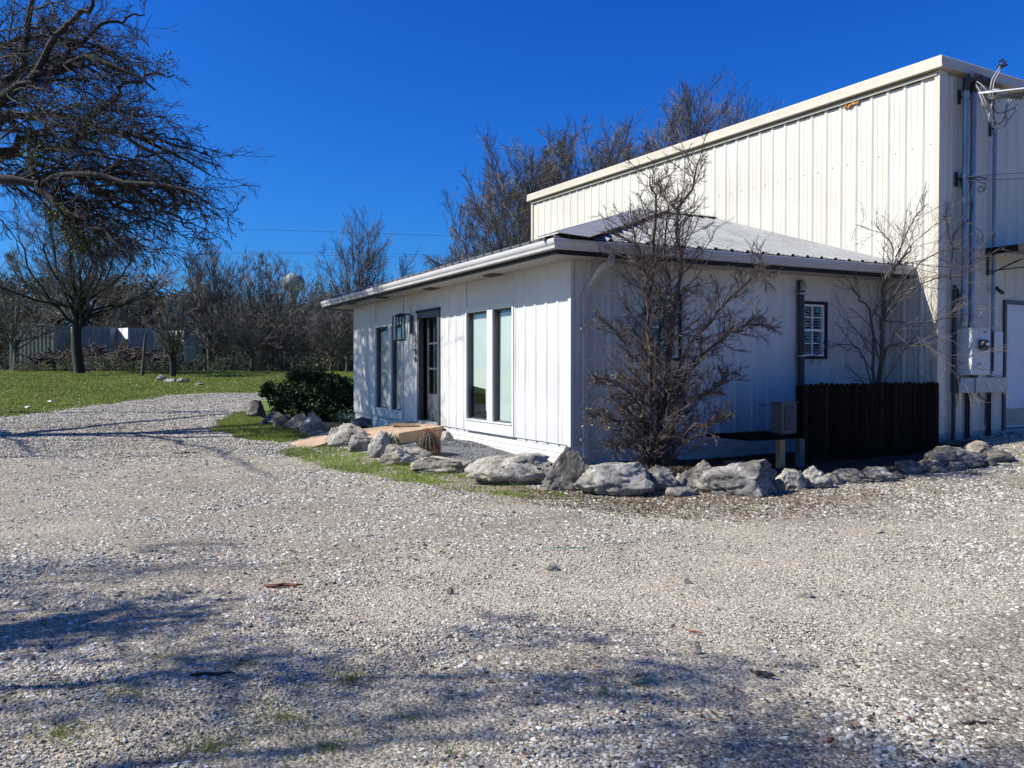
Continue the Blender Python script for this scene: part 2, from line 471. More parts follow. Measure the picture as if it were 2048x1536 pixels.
xs = np.concatenate([-np.geomspace(700, 14, 42)[:-1], np.arange(-14, 11.0001, .085), np.geomspace(11.1, 700, 40)])
ys = np.concatenate([np.linspace(-60, 2.0, 20)[:-1], np.arange(2.0, 27, .085), np.geomspace(27, 1500, 150)])
XX, YY = np.meshgrid(xs, ys)
ZZ = gz(XX, YY)
mu_l, mu_1, mu_2, mu_b, mu_s, mu_m = masks(XX, YY)
ZZ = ZZ + np.where(YY < 27, .018*(fbm(XX, YY, .6, 4)-.5), 0) + .02*coarse(XX, YY)*(YY < 14)
ny, nx = XX.shape
V = np.stack([XX, YY, ZZ], -1).reshape(-1, 3)
idx = np.arange(nx*ny).reshape(ny, nx)
F = np.stack([idx[:-1, :-1], idx[:-1, 1:], idx[1:, 1:], idx[1:, :-1]], -1).reshape(-1, 4)
grass_v = (mu_l | mu_1 | (mu_2 & (fbm(XX, YY, .45, 6)+.12*np.clip((-.6-XX)/1.5, -.5, 1) > .50))).astype(float).ravel()
bed_v = (mu_b).astype(float).ravel()
mul_v = (mu_m | mu_s).astype(float).ravel()
crs_v = coarse(XX, YY).ravel()
colv = np.stack([grass_v, np.maximum(bed_v*.5, mul_v), crs_v], -1)

# ground shader
def ground_mat():
    m, n, l, b = newmat('ground_cover')
    a = n.new('ShaderNodeAttribute'); a.attribute_name = 'Col'
    sp = n.new('ShaderNodeSeparateColor'); l.new(a.outputs['Color'], sp.inputs[0])
    geo = n.new('ShaderNodeNewGeometry'); P = geo.outputs['Position']
    big = noise_node(n, l, .5, 5, .6, P)
    mid = noise_node(n, l, 7, 5, .7, P)
    fine = noise_node(n, l, 150, 4, .85, P)
    pit = noise_node(n, l, 60, 3, .7, P)
    vo = n.new('ShaderNodeTexVoronoi'); vo.inputs['Scale'].default_value = 62; l.new(P, vo.inputs['Vector'])
    vo2 = n.new('ShaderNodeTexVoronoi'); vo2.inputs['Scale'].default_value = 27; l.new(P, vo2.inputs['Vector'])
    sv = n.new('ShaderNodeSeparateColor'); l.new(vo.outputs['Color'], sv.inputs[0])
    sv2 = n.new('ShaderNodeSeparateColor'); l.new(vo2.outputs['Color'], sv2.inputs[0])
    stone = ramp(n, l, sv.outputs[0], [(0, (.10, .09, .08)), (.22, (.27, .25, .225)), (.6, (.44, .41, .365)), (1, (.68, .64, .575))])
    stone2 = ramp(n, l, sv2.outputs[0], [(0, (.22, .21, .20)), (.5, (.42, .395, .36)), (1, (.60, .58, .54))])
    gap = ramp(n, l, vo.outputs['Distance'], [(.22, (1, 1, 1)), (.55, (.30, .27, .25))])
    st = mix(n, l, .45, stone.outputs[0], stone2.outputs[0])
    st = mix(n, l, .8, st, gap.outputs[0], 'MULTIPLY')
    sand = ramp(n, l, mid.outputs['Fac'], [(.3, (.30, .265, .225)), (.7, (.44, .395, .335))])
    sandf = mix(n, l, .6, sand.outputs[0], stone.outputs[0])
    f = math_node(n, l, 'ADD', math_node(n, l, 'MULTIPLY', sp.outputs[2], .8), math_node(n, l, 'MULTIPLY', math_node(n, l, 'SUBTRACT', mid.outputs['Fac'], .5), .9), True)
    grav = mix(n, l, f, sandf, st)
    pr_ = ramp(n, l, pit.outputs['Fac'], [(.36, (.28, .26, .25)), (.45, (1, 1, 1))])
    grav = mix(n, l, 1.0, grav, pr_.outputs[0], 'MULTIPLY')
    tone = ramp(n, l, big.outputs['Fac'], [(.3, (.90, .85, .745)), (.7, (1.08, 1.01, .885))])
    grav = mix(n, l, 1.0, grav, tone.outputs[0], 'MULTIPLY')
    lit = noise_node(n, l, 1.1, 5, .7, P)     # patches of brown leaf litter
    lf = ramp(n, l, math_node(n, l, 'MULTIPLY', lit.outputs['Fac'], mid.outputs['Fac']), [(.36, (0, 0, 0)), (.46, (1, 1, 1))])
    grav = mix(n, l, math_node(n, l, 'MULTIPLY', lf.outputs[0], .35), grav, (.16, .085, .055))
    g1 = noise_node(n, l, 3.0, 6, .7, P)
    gr = ramp(n, l, g1.outputs['Fac'], [(.28, (.12, .12, .04)), (.5, (.135, .185, .035)), (.7, (.17, .23, .045))])
    g2 = ramp(n, l, fine.outputs['Fac'], [(.3, (.55, .55, .5)), (.65, (1.1, 1.1, 1.0))])
    grc = mix(n, l, 1.0, gr.outputs[0], g2.outputs[0], 'MULTIPLY')
    soil = ramp(n, l, fine.outputs['Fac'], [(.3, (.022, .018, .014)), (.6, (.05, .038, .029)), (.8, (.09, .068, .05))])
    dgr = ramp(n, l, sv.outputs[0], [(0, (.05, .05, .052)), (.6, (.13, .13, .135)), (1, (.26, .26, .265))])
    c = mix(n, l, sp.outputs[0], grav, grc)
    isbed = math_node(n, l, 'MULTIPLY', math_node(n, l, 'LESS_THAN', math_node(n, l, 'ABSOLUTE', math_node(n, l, 'SUBTRACT', sp.outputs[1], .5)), .22), 1.0)
    ismul = math_node(n, l, 'GREATER_THAN', sp.outputs[1], .72)
    c = mix(n, l, isbed, c, dgr.outputs[0]); c = mix(n, l, ismul, c, soil.outputs[0])
    l.new(c, b.inputs['Base Color']); b.inputs['Roughness'].default_value = .95; b.inputs['Specular IOR Level'].default_value = .2
    bp = n.new('ShaderNodeBump'); bp.inputs['Strength'].default_value = .8; bp.inputs['Distance'].default_value = .012
    h = math_node(n, l, 'ADD', math_node(n, l, 'MULTIPLY', vo.outputs['Distance'], -1.0), math_node(n, l, 'MULTIPLY', fine.outputs['Fac'], .35))
    h = math_node(n, l, 'SUBTRACT', h, math_node(n, l, 'MULTIPLY', vo2.outputs['Distance'], .8))
    l.new(h, bp.inputs['Height']); l.new(bp.outputs[0], b.inputs['Normal'])
    return m
M['ground'] = ground_mat()
fg = grass_v[F].mean(1) > .5; fb = (bed_v[F].mean(1) > .5) | (mul_v[F].mean(1) > .5)
def sub_mesh(name, sel):
    f = F[sel]; used = np.unique(f); mp = np.full(len(V), -1); mp[used] = np.arange(len(used))
    return tag(np_mesh(name, V[used], mp[f], M['ground'], None, True, colv[used]), kind='structure')
sub_mesh('lawn', fg & ~fb)
sub_mesh('planting_bed', fb)
sub_mesh('gravel_drive', ~fg & ~fb)

# ------------------------------------------------------------------ scatter helpers
ICO_V = []; 
def _ico():
    bm = bmesh.new(); bmesh.ops.create_icosphere(bm, subdivisions=1, radius=1)
    v = np.array([q.co[:] for q in bm.verts]); f = np.array([[q.index for q in t.verts] for t in bm.faces]); bm.free(); return v, f
icoV, icoF = _ico()
def rotmats(rng, n_):
    q = rng.normal(size=(n_, 4)); q /= np.linalg.norm(q, axis=1)[:, None]
    w_, x, y, z = q.T
    return np.stack([1-2*(y*y+z*z), 2*(x*y-z*w_), 2*(x*z+y*w_), 2*(x*y+z*w_), 1-2*(x*x+z*z), 2*(y*z-x*w_), 2*(x*z-y*w_), 2*(y*z+x*w_), 1-2*(x*x+y*y)], -1).reshape(-1, 3, 3)
def stones(name, X, Y, S, tone, rng, zoff=.2, **k):
    n_ = len(X)
    v = icoV[None]*(1+rng.normal(size=(n_, 12, 1))*.22)
    v = v*rng.uniform(.65, 1.25, (n_, 1, 3))
    v = np.einsum('nij,nkj->nki', rotmats(rng, n_), v)
    v[:, :, 2] *= .62
    v = v*S[:, None, None]
    v[:, :, 0] += X[:, None]; v[:, :, 1] += Y[:, None]
    v[:, :, 2] += (gz(X, Y)+S*zoff+.012*coarse(X, Y))[:, None]
    f = (icoF[None]+12*np.arange(n_)[:, None, None]).reshape(-1, 3)
    c = np.repeat(tone, 12, 0)
    return tag(np_mesh(name, v.reshape(-1, 3), f, M['stone_bits'], None, False, c), **k)

rng = np.random.default_rng(7)
def frustum_pts(n_, y0, y1, pw=1.0, wide=.72):
    u = rng.random(n_); Yp = (y0**(2-pw)+(y1**(2-pw)-y0**(2-pw))*u)**(1/(2-pw))
    Xp = rng.uniform(-wide, wide, n_)*Yp; return Xp, Yp
# tones: mostly pale grey limestone with beige, dark and a few rusty stones
def tones(n_):
    t = rng.choice(5, n_, p=[.34, .24, .21, .18, .03])
    base = np.array([[.58, .55, .475], [.37, .345, .295], [.43, .38, .30], [.12, .113, .10], [.27, .20, .15]])[t]
    return base*rng.uniform(.75, 1.2, (n_, 1))
Xp, Yp = frustum_pts(560000, 2.7, 17.0, 1.15)
l_, a1, a2, b_, s_, m_ = masks(Xp, Yp)
cc = coarse(Xp, Yp)
keep = ~(l_ | a1 | b_ | s_ | m_) & (rng.random(len(Xp)) < (.38+.62*cc)*np.where(a2, .25, 1))
Xp, Yp, cc = Xp[keep], Yp[keep], cc[keep]
S = np.clip(rng.lognormal(-5.08, .45, len(Xp)), .0035, .019)*(.7+.5*cc)*np.clip(.8+.035*Yp, .9, 1.3)
print('stones', len(Xp))
stones('loose_gravel', Xp, Yp, S, tones(len(Xp)), rng, kind='stuff', label='loose pale limestone gravel strewn over the drive', cat='gravel')
Xq = rng.random(150000); Yq = 17+(rng.random(150000)**1.2)*20; Xq = (-.68+.5*Xq)*Yq
mq = masks(Xq, Yq); kq = ~(mq[0] | mq[1] | mq[4]) & (rng.random(len(Xq)) < .85); Xq, Yq = Xq[kq], Yq[kq]
stones('far_gravel', Xq, Yq, rng.uniform(.011, .026, len(Xq)), tones(len(Xq)), rng, kind='stuff', label='pale gravel on the far curve of the drive', cat='gravel')
# dark gravel in the bed by the white wall
Xb = rng.uniform(-3.5, 1.5, 26000); Yb = rng.uniform(10.5, 16.5, 26000)
kb = inside(rbed, Xb, Yb); Xb, Yb = Xb[kb], Yb[kb]
stones('dark_gravel', Xb, Yb, rng.uniform(.009, .02, len(Xb)), np.array([[.12, .12, .125]])*rng.uniform(.5, 2.2, (len(Xb), 1)), rng, kind='stuff', label='dark grey gravel filling the bed below the white wall', cat='gravel')

# ------------------------------------------------------------------ grass and litter
def blades(name, X, Y, H, Wd, colr, rng, lean=.5, mat='blade', zf=gz, **k):
    n_ = len(X); z = zf(X, Y)
    a = rng.uniform(0, 2*math.pi, n_); ca, sa = np.cos(a)*Wd, np.sin(a)*Wd
    lx, ly = rng.normal(size=n_)*H*lean, rng.normal(size=n_)*H*lean
    v = np.empty((n_, 3, 3))
    v[:, 0] = np.stack([X-ca, Y-sa, z-.005], -1); v[:, 1] = np.stack([X+ca, Y+sa, z-.005], -1); v[:, 2] = np.stack([X+lx, Y+ly, z+H], -1)
    f = np.arange(3*n_).reshape(-1, 3)
    return tag(np_mesh(name, v.reshape(-1, 3), f, M[mat], None, False, np.repeat(colr, 3, 0)), **k)
def greens(n_, X, Y, dry=.25):
    g = np.array([.13, .20, .03]); d = np.array([.25, .21, .08]); y = np.array([.18, .26, .04])
    f = vnoise(X, Y, 2.5, 9)[:, None]; q = rng.random((n_, 1))
    c = g*(1-f)+y*f
    c = np.where(q < dry*(.4+1.2*vnoise(X, Y, 1.3, 2)[:, None]), d, c)
    return c*rng.uniform(.65, 1.25, (n_, 1))
Xg = rng.uniform(-34, 6, 330000); Yg = 19+(rng.random(330000)**1.3)*35
gm = masks(Xg, Yg)[0]; Xg, Yg = Xg[gm], Yg[gm]
vis = np.abs(Xg) < .68*Yg; Xg, Yg = Xg[vis], Yg[vis]
print('blades', len(Xg))
blades('lawn_grass', Xg, Yg, rng.uniform(.025, .07, len(Xg)), .010+.0005*Yg, greens(len(Xg), Xg, Yg, .3), rng, kind='stuff', label='short green winter grass across the far lawn', cat='grass')
Xg = rng.uniform(-9, 2.5, 400000); Yg = rng.uniform(9.5, 25, 400000)
mk = masks(Xg, Yg); gm = (mk[1] & ~mk[4]) | (mk[2] & (rng.random(len(Xg)) < .32+.9*(fbm(Xg, Yg, .7, 6)-.35)*1.6*np.clip((.9-Xg)/2.4, .35, 1)))
Xg, Yg = Xg[gm], Yg[gm]; print('blades2', len(Xg))
blades('border_grass', Xg, Yg, rng.uniform(.03, .085, len(Xg)), .005, greens(len(Xg), Xg, Yg, .28), rng, .6, kind='stuff', label='short grass and weeds growing beside the boulders and path', cat='grass')
# weeds pushing through the gravel
wx, wy, wh = [], [], []
spots = [(G(px, py), r, c) for px, py, r, c in ((1230,1003,.7,1500),(1350,1018,1.0,2600),(1480,1022,1.0,2600),(1600,1000,.8,1500),(1700,990,.8,1100),(250,1385,.35,500),(330,1320,.4,600),(60,1220,.5,500),(120,1470,.4,600),(420,1500,.45,700),(560,1440,.4,600),(480,1330,.25,350),
     (660,1500,.5,700),(820,1440,.25,300),(200,1180,.5,400),(700,1360,.2,250),(1270,1370,.12,120),(1210,1390,.1,120),(90,1160,.4,400),(20,1400,.3,400),(900,1510,.3,300),
     (1560,962,.25,900),(1480,965,.2,300),(1730,962,.14,350),(1850,962,.16,350),(1960,975,.1,200),(1290,1010,.8,1400),(1420,1015,.9,1700),(1330,1000,.35,900),(1650,1020,.7,900),(1500,1012,.4,700),(1620,975,.4,500),(1780,965,.4,500),(1700,1030,.5,300),(640,965,.6,700),(560,935,.5,500),(1000,1008,.6,900),(1150,1012,.5,900))]
for c, r, k_ in spots:
    a = rng.uniform(0, 2*math.pi, k_); q = r*np.abs(rng.normal(size=k_))*.6
    wx.append(c.x+np.cos(a)*q); wy.append(c.y+np.sin(a)*q)
wx = np.concatenate(wx); wy = np.concatenate(wy)
blades('gravel_weeds', wx, wy, rng.uniform(.008, .04, len(wx)), .0028, greens(len(wx), wx, wy, .45), rng, .9, kind='stuff', label='low weeds coming up through the gravel', cat='weeds')

def leafquads(Cn, S, rng, colr, flat=0.0, aspect=.5):
    """Cn (n,3) leaf centres -> rhombus faces"""
    n_ = len(Cn); R = rotmats(rng, n_)
    if flat:
        R[:, 2, :2] *= (1-flat)
    u = R[:, :, 0]; v_ = R[:, :, 1]
    u = u/np.linalg.norm(u, axis=1)[:, None]; v_ = v_/np.linalg.norm(v_, axis=1)[:, None]
    S = np.broadcast_to(S, n_)[:, None]
    vv = np.stack([Cn-u*S, Cn+v_*S*aspect, Cn+u*S, Cn-v_*S*aspect], 1).reshape(-1, 3)
    f = np.arange(4*n_).reshape(-1, 4)
    return vv, f, np.repeat(colr, 4, 0)
def litter(name, centres, **k):
    X = []; Y = []
    for c, r, cnt in centres:
        a = rng.uniform(0, 2*math.pi, cnt); q = r*np.sqrt(rng.random(cnt)); X.append(c[0]+np.cos(a)*q*1.6); Y.append(c[1]+np.sin(a)*q)
    X = np.concatenate(X); Y = np.concatenate(Y)
    Cn = np.stack([X, Y, gz(X, Y)+rng.uniform(.012, .035, len(X))], -1)
    base = np.array([[.13, .068, .042], [.19, .11, .06], [.085, .055, .04], [.24, .17, .10]])[rng.choice(4, len(X))]
    v, f, c = leafquads(Cn, rng.uniform(.009, .024, len(X)), rng, base*rng.uniform(.7, 1.2, (len(X), 1)), .7)
    return tag(np_mesh(name, v, f, M['dry_leaf'], None, False, c), **k)
ctr = [(G(px, py), r, c) for px, py, r, c in ((1250,998,.8,1500),(1380,1010,.9,1800),(1500,1015,.9,1700),(1620,995,.8,1000),(1720,985,.8,800),(1100,988,.5,500),(1250,925,.7,1200),(1400,930,.8,1200),(1620,925,1.0,1500),(60,868,2.4,3600),(160,860,2.2,2600),(300,855,1.8,1500),(250,875,1.2,900),(330,800,2.5,700),(1300,985,1.0,1300),(1420,1000,1.0,1400),(1230,1000,.7,500),(1500,940,.9,900),(1650,945,.9,900),
    (1150,1000,.5,350),(1380,950,.6,500),(740,1112,.5,170),(1650,1010,1.0,600),(1900,975,.6,300),(1800,985,.9,300),(1000,990,.8,500),(1500,1400,1.0,90),(1750,1430,.7,110),(1900,1400,.8,80),(1300,1380,.5,60),(1000,1100,3,160),(600,1300,1.5,100),(1600,1480,.5,60),(1080,925,.5,200),(900,960,.8,400))]
litter('leaf_litter', ctr, kind='stuff', label='brown fallen leaves lying on the gravel and the beds', cat='fallen leaves')
# bark strips and sticks
def stick(px, py, L, ang, r, label, name='stick', cat='stick', mat='bark_dark', bend=.06):
    c = G(px, py); mb = MB(); dx, dy = math.cos(ang), math.sin(ang); pts = []
    for i in range(7):
        t = (i/6-.5)*L; o = bend*L*math.sin(i*1.9+px)
        x, y = c.x+dx*t-dy*o, c.y+dy*t+dx*o; pts.append((x, y, float(gz(x, y))+r*.8+.014))
    mb.tube(pts, [r*.5, r, r*.9, r*1.05, r*.9, r*.7, r*.3], 6)
    return tag(mb.build(name, M[mat]), label, cat)
M['bark_red'] = simple('bark_red', (.20, .07, .035), .85, 0, .3, 30)
M['straw'] = simple('straw', (.42, .34, .22), .8, 0, .2, 20)
M['teal'] = simple('teal', (.10, .32, .27), .5)
stick(567, 1177, .27, .15, .014, 'reddish brown strip of bark lying on the open gravel', 'bark_strip', 'bark', 'bark_red')
stick(425, 1355, .22, .1, .008, 'thin grey stick on the gravel near the grassy patches')
stick(205, 1246, .30, .5, .006, 'long thin twig on the gravel just right of the dark shadow')
stick(1530, 1358, .10, -.5, .014, 'short thick dark bark piece among the coarse stones', 'bark_strip', 'bark')
stick(1950, 1456, .12, .2, .010, 'dark curled bark piece in the lower right corner gravel', 'bark_strip', 'bark')
stick(1660, 1492, .07, .9, .010, 'small reddish bark chip near the bottom edge', 'bark_strip', 'bark', 'bark_red')
stick(1140, 1098, .42, .05, .003, 'thin faded green strand of cord on the gravel', 'cord', 'cord', 'teal', .03)
stick(1390, 1270, .10, -.6, .007, 'small tan curl of bark beside a low gravel ridge', 'bark_strip', 'bark', 'bark_red')
stick(1935, 1304, .12, .1, .008, 'grey brown twig on the packed gravel at the right', 'stick', 'stick', 'grey_wood')
stick(30, 917, .7, .3, .012, 'fallen bare twig on the shaded gravel at the far left', 'stick', 'stick', 'bark_dark')
stick(372, 908, .45, .2, .012, 'small fallen branchlet on the pale gravel beside the shadow', 'stick', 'stick', 'bark_dark')
stick(595, 874, .35, .6, .018, 'dark stick lying against the end of the tan path', 'stick', 'stick', 'bark_dark')

exec_after = []
# ------------------------------------------------------------------ office building (low, white ribbed metal siding)
def profile(u0, u1, phase, pitch, rib=.021, minor=.0055):
    pts = []
    k = math.floor((u0-phase)/pitch)-1
    while phase+k*pitch < u1+pitch:
        c = phase+k*pitch
        pts += [(c-.046, 0), (c-.015, rib), (c+.015, rib), (c+.046, 0)]
        for q in (1/3, 2/3):
            e = c+pitch*q; pts += [(e-.016, 0), (e-.006, minor), (e+.006, minor), (e+.016, 0)]
        k += 1
    us = [p[0] for p in pts]; ds = [p[1] for p in pts]
    out = [(u0, float(np.interp(u0, us, ds)))] + [p for p in pts if u0 < p[0] < u1] + [(u1, float(np.interp(u1, us, ds)))]
    return out
def siding(mb, W, u0, u1, z0, z1, phase=0.0, pitch=.335):
    P = profile(u0, u1, phase, pitch)
    f0 = z0 if callable(z0) else (lambda u: z0); f1 = z1 if callable(z1) else (lambda u: z1)
    base = len(mb.v)
    for u, d in P:
        mb.v += [tuple(W.p(u, d, f0(u))), tuple(W.p(u, d, f1(u)))]
    for i in range(len(P)-1):
        mb.f.append((base+2*i, base+2*i+2, base+2*i+3, base+2*i+1))

office = empty('office_building', (O[0], O[1], 0), label='low white ribbed metal office with a grey hipped metal roof', cat='building')
ZT = 3.07; OV = .625
aL = A.u(709); bC = 6.75
zsA = .475
def zsB(u): return float(np.interp(u, [0, B.u(1176), B.u(1555), 7], [A.z(1143, 891), B.z(1176, 888), B.z(1555, 857), .70]))
# opening positions on A
def au(px): return A.u(px)
rw0, rw1 = au(1030), au(933.5)          # right window unit (near)
lw0, lw1 = au(808), au(752)             # left window unit (far)
dr0, dr1 = au(882), au(837.5)
dz0, dz1 = A.z(860, 842.5), A.z(880, 620)
wz1 = A.z(1029, 605)
mb = MB()
siding(mb, A, 0.0, rw0, zsA, ZT, .04)
siding(mb, A, rw1, dr0, zsA, ZT, .04)
siding(mb, A, dr0, dr1, dz1, ZT, .04)
siding(mb, A, dr1, lw0, zsA, ZT, .04)
siding(mb, A, lw1, aL, zsA, ZT, .04)
# thickness behind: plain backing 6 cm behind, around openings
def backing(mb, W, segs, d=-.02):
    for u0, u1, z0, z1 in segs: mb.quad(W.p(u0, d, z0), W.p(u1, d, z0), W.p(u1, d, z1), W.p(u0, d, z1))
backing(mb, A, [(0, rw0, 0.0, ZT), (rw1, dr0, 0, ZT), (dr0, dr1, dz1, ZT), (dr1, lw0, 0, ZT), (lw1, aL, 0, ZT), (rw0, rw1, 0, zsA+.06), (lw0, lw1, 0, zsA+.06), (dr0, dr1, 0, .46)])
mb.quad(A.p(aL, 0, 0), A.p(aL, -6.3, 0), A.p(aL, -6.3, ZT), A.p(aL, 0, ZT))
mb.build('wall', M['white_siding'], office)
# corner trims
mb = MB()
mb.wbox(A, -.034, .045, -.02, .034, zsA-.01, ZT-.002)
mb.build('corner_trim', M['white_trim'], office)
# B wall
bw = {}
b_win = [(B.u(1290), B.u(1360), B.z(1325, 722), B.z(1325, 586)), (B.u(1600.5), B.u(1651), B.z(1640, 718), B.z(1640, 604))]
mb = MB()
cu = .046
for (u0, u1, z0, z1) in b_win:
    siding(mb, B, cu, u0, zsB, ZT, .30)
    siding(mb, B, u0, u1, zsB, z0, .30); siding(mb, B, u0, u1, z1, ZT, .30)
    cu = u1
siding(mb, B, cu, bC, zsB, ZT, .30)
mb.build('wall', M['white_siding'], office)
# foundation, painted brick
mb = MB()
mb.wbox(A, -.015, dr0-.25, -.3, -.018, -.3, zsA+.004)
mb.wbox(A, dr0-.25, aL, -.3, -.018, -.3, zsA+.004)
n_ = 12
for i in range(n_):
    u0, u1 = bC*i/n_, bC*(i+1)/n_
    q = [B.p(u0, -.3, -.3), B.p(u1, -.3, -.3), B.p(u1, -.016, -.3), B.p(u0, -.016, -.3), B.p(u0, -.3, zsB(u0)+.02), B.p(u1, -.3, zsB(u1)+.02), B.p(u1, -.016, zsB(u1)+.02), B.p(u0, -.016, zsB(u0)+.02)]
    if i == 0:
        q = [B.p(.31, -.3, -.3), B.p(u1, -.3, -.3), B.p(u1, -.016, -.3), B.p(-.012, -.016, -.3), B.p(.31, -.3, zsB(0)+.01), B.p(u1, -.3, zsB(u1)+.02), B.p(u1, -.016, zsB(u1)+.02), B.p(-.012, -.016, zsB(0)+.01)]
    mb.hexa(q)
mb.build('foundation', M['painted_brick'], office)
# soffit
mb = MB()
F_ = .545
mb.quad(A.p(-F_, F_, ZT), A.p(aL+.62, F_, ZT), A.p(aL+.62, -.0, ZT), A.p(-F_, 0, ZT))
mb.quad(B.p(-.0, 0, ZT+.0), B.p(6.35, 0, ZT), B.p(6.25, F_, ZT), B.p(0, F_, ZT))
mb.quad(A.p(aL, 0, ZT), A.p(aL+.62, 0, ZT), A.p(aL+.62, -6.3, ZT), A.p(aL, -6.3, ZT))
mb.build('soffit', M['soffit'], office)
for px, py in ((985, 549), (862, 576.5), (766, 594.5), (699, 607)):
    d = ray(px, py); t = (ZT-EYE)/d.z; q = Vector((0, 0, EYE))+d*t
    r_ = q-Vector((O[0], O[1], 0)); u = r_.dot(A.U); dd = r_.dot(A.N)
    mb = MB()
    mb.wbox(A, u-.20, u+.20, dd-.10, dd+.10, ZT-.012, ZT-.004)
    for k in range(5): mb.wbox(A, u-.19, u+.19, dd-.085+k*.038, dd-.07+k*.038, ZT-.022, ZT-.012)
    mb.build('soffit_vent', M['vent'], office)
# fascia (black) and gutters
mb = MB()
mb.wbox(A, -.575, aL+.65, F_, F_+.03, ZT-.02, 3.265)
mb.build('fascia', M['black_paint'], office)
mb = MB()
mb.wbox(B, -.543, 6.2, F_, F_+.03, ZT-.021, 3.262)
mb.build('fascia', M['black_paint'], office)
mb = MB()
mb.wbox(A, aL+.62, aL+.65, -6.3, F_-.002, ZT-.02, 3.262)
mb.build('fascia', M['black_paint'], office)
gprof = [(0, .0), (.05, .0), (.062, .012), (.066, .045), (.084, .07), (.092, .095), (.092, .128), (.086, .135), (.086, .12), (.0, .115)]
def gutter(W, u0, u1, mit0):
    mb = MB(); d0 = F_+.032; z0 = 3.108
    Ap = [W.p(u0-(d*1.0 if mit0 else 0), d0+d, z0+z) for d, z in gprof]; Bp = [W.p(u1, d0+d, z0+z) for d, z in gprof]
    mb.prism(None, Ap, Bp)
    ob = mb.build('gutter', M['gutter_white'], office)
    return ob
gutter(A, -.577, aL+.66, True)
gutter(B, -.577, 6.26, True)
# roof planes with ribs
SL = .317; RZ = 3.272; E_ = .60; PM = 4.745
def roof_plane(W, u0, u1, ulim0, ulim1, phase, umaxfun=None):
    mb = MB(); P = profile(u0, u1, phase, .30, .032, .004)
    base = len(mb.v); zs = []
    for u, d in P:
        p1 = min(PM, u-ulim0 if ulim0 is not None else PM, (ulim1-u) if ulim1 is not None else PM); p1 = max(p1, 0.0)
        if umaxfun: p1 = min(p1, umaxfun(u))
        s_ = (lambda p: (W.p(u, E_-p, RZ+SL*p+d)))
        mb.v += [tuple(s_(-.025)), tuple(s_(p1))]
    for i in range(len(P)-1): mb.f.append((base+2*i, base+2*i+2, base+2*i+3, base+2*i+1))
    # closed dark edge under ribs handled by closure strip
    return mb
rA = roof_plane(A, -E_, aL+.70, -E_, aL+.70, .05)
rA.build('roof_panel', M['roof_metal'], office)
rB = roof_plane(B, -E_, 6.26, -E_, None, B.u(1497)-.0)
rB.build('roof_panel', M['roof_metal'], office)
mb = MB()      # top flats, hidden from the ground
zt = RZ+SL*PM
def pa(a, b_, z): q = Vector((O[0], O[1], 0))+dA*a+dB*b_; return (q.x, q.y, z)
mb.quad(pa(PM-E_, PM-E_, zt), pa(PM-E_, 6.0, zt), pa(aL+.7-PM, 6.0, zt), pa(aL+.7-PM, PM-E_, zt))
mb.quad(pa(aL+.7-PM, PM-E_, zt), pa(aL+.7-PM, 6.3, zt), pa(aL+.7, 6.3, RZ), pa(aL+.7, -E_, RZ))
mb.build('roof_panel', M['roof_metal'], office)
mb = MB()      # black closure strip below rib ends
mb.wbox(B, -.57, 6.2, F_+.002, F_+.028, 3.262, 3.285)
mb.wbox(A, -.57, aL+.65, F_+.002, F_+.028, 3.265, 3.285)
mb.build('eave_closure', M['black_paint'], office)
# hip and ridge caps
def cap(P0, P1, wl, wr, dropl, dropr, name='ridge_cap', endcap=False):
    P0, P1 = Vector(P0), Vector(P1); t = (P1-P0).normalized(); s_ = t.cross(Vector((0, 0, 1))).normalized()
    mb = MB(); th = .012
    prof = [(-wl, -dropl), (-.03, -.004), (0, .008), (.03, -.004), (wr, -dropr), (wr, -dropr-th), (.03, -.004-th), (0, .008-th), (-.03, -.004-th), (-wl, -dropl-th)]
    Ap = [P0+s_*x+Vector((0, 0, z)) for x, z in prof]; Bp = [P1+s_*x+Vector((0, 0, z)) for x, z in prof]
    mb.prism(None, Ap, Bp); return mb.build(name, M['roof_metal'], office)
hz = .062
apex = Vector(pa(PM-E_, PM-E_, zt+hz))
hip0 = Vector(pa(-E_-.0, -E_-.0, RZ+hz))
dd_ = SL*.24/math.sqrt(2)
cap(hip0, apex+(apex-hip0)*.004, .24, .46, dd_, dd_*1.55)
cap(apex, Vector(pa(PM-E_, 6.0, zt+hz-.004)), .2, .2, .06, .06)
mb = MB()      # flashing where the roof meets the tall wall
# ---- downspout at the corner on B
u0 = B.u(1166)
su = B.hit(1219, 528, F_)[0]
mb = MB()
for a_, b2 in (((su, F_+.05, 3.12), (su, F_+.0, 2.99)), ):
    pass
pth = [B.p(su, F_+.055, 3.13), B.p(su, F_+.02, 2.98), B.p(su-.05, F_-.08, 2.93), B.p(u0+.06, .09, 2.70), B.p(u0, .055, 2.62), B.p(u0, .055, .42), B.p(u0, .07, .30)]
def square_duct(mb, pts, W, hw=.04, hd=.033):
    pts = [Vector(p) for p in pts]; n_ = len(pts); base = len(mb.v)
    for i, p in enumerate(pts):
        t = (pts[min(i+1, n_-1)]-pts[max(i-1, 0)]).normalized()
        s1 = (W.U - t*t.dot(W.U)).normalized() if abs(t.dot(W.U)) < .95 else Vector((0, 0, 1))
        s2 = t.cross(s1).normalized()
        for x, y in ((-hw, -hd), (hw, -hd), (hw, hd), (-hw, hd)): mb.v.append(tuple(p+s1*x+s2*y))
    for i in range(n_-1):
        for j in range(4): mb.f.append((base+i*4+j, base+i*4+(j+1) % 4, base+(i+1)*4+(j+1) % 4, base+(i+1)*4+j))
    mb.f.append((base, base+1, base+2, base+3)); e = base+(n_-1)*4; mb.f.append((e, e+1, e+2, e+3))
square_duct(mb, pth, B)
ds = mb.build('downspout', M['gutter_white'], office)
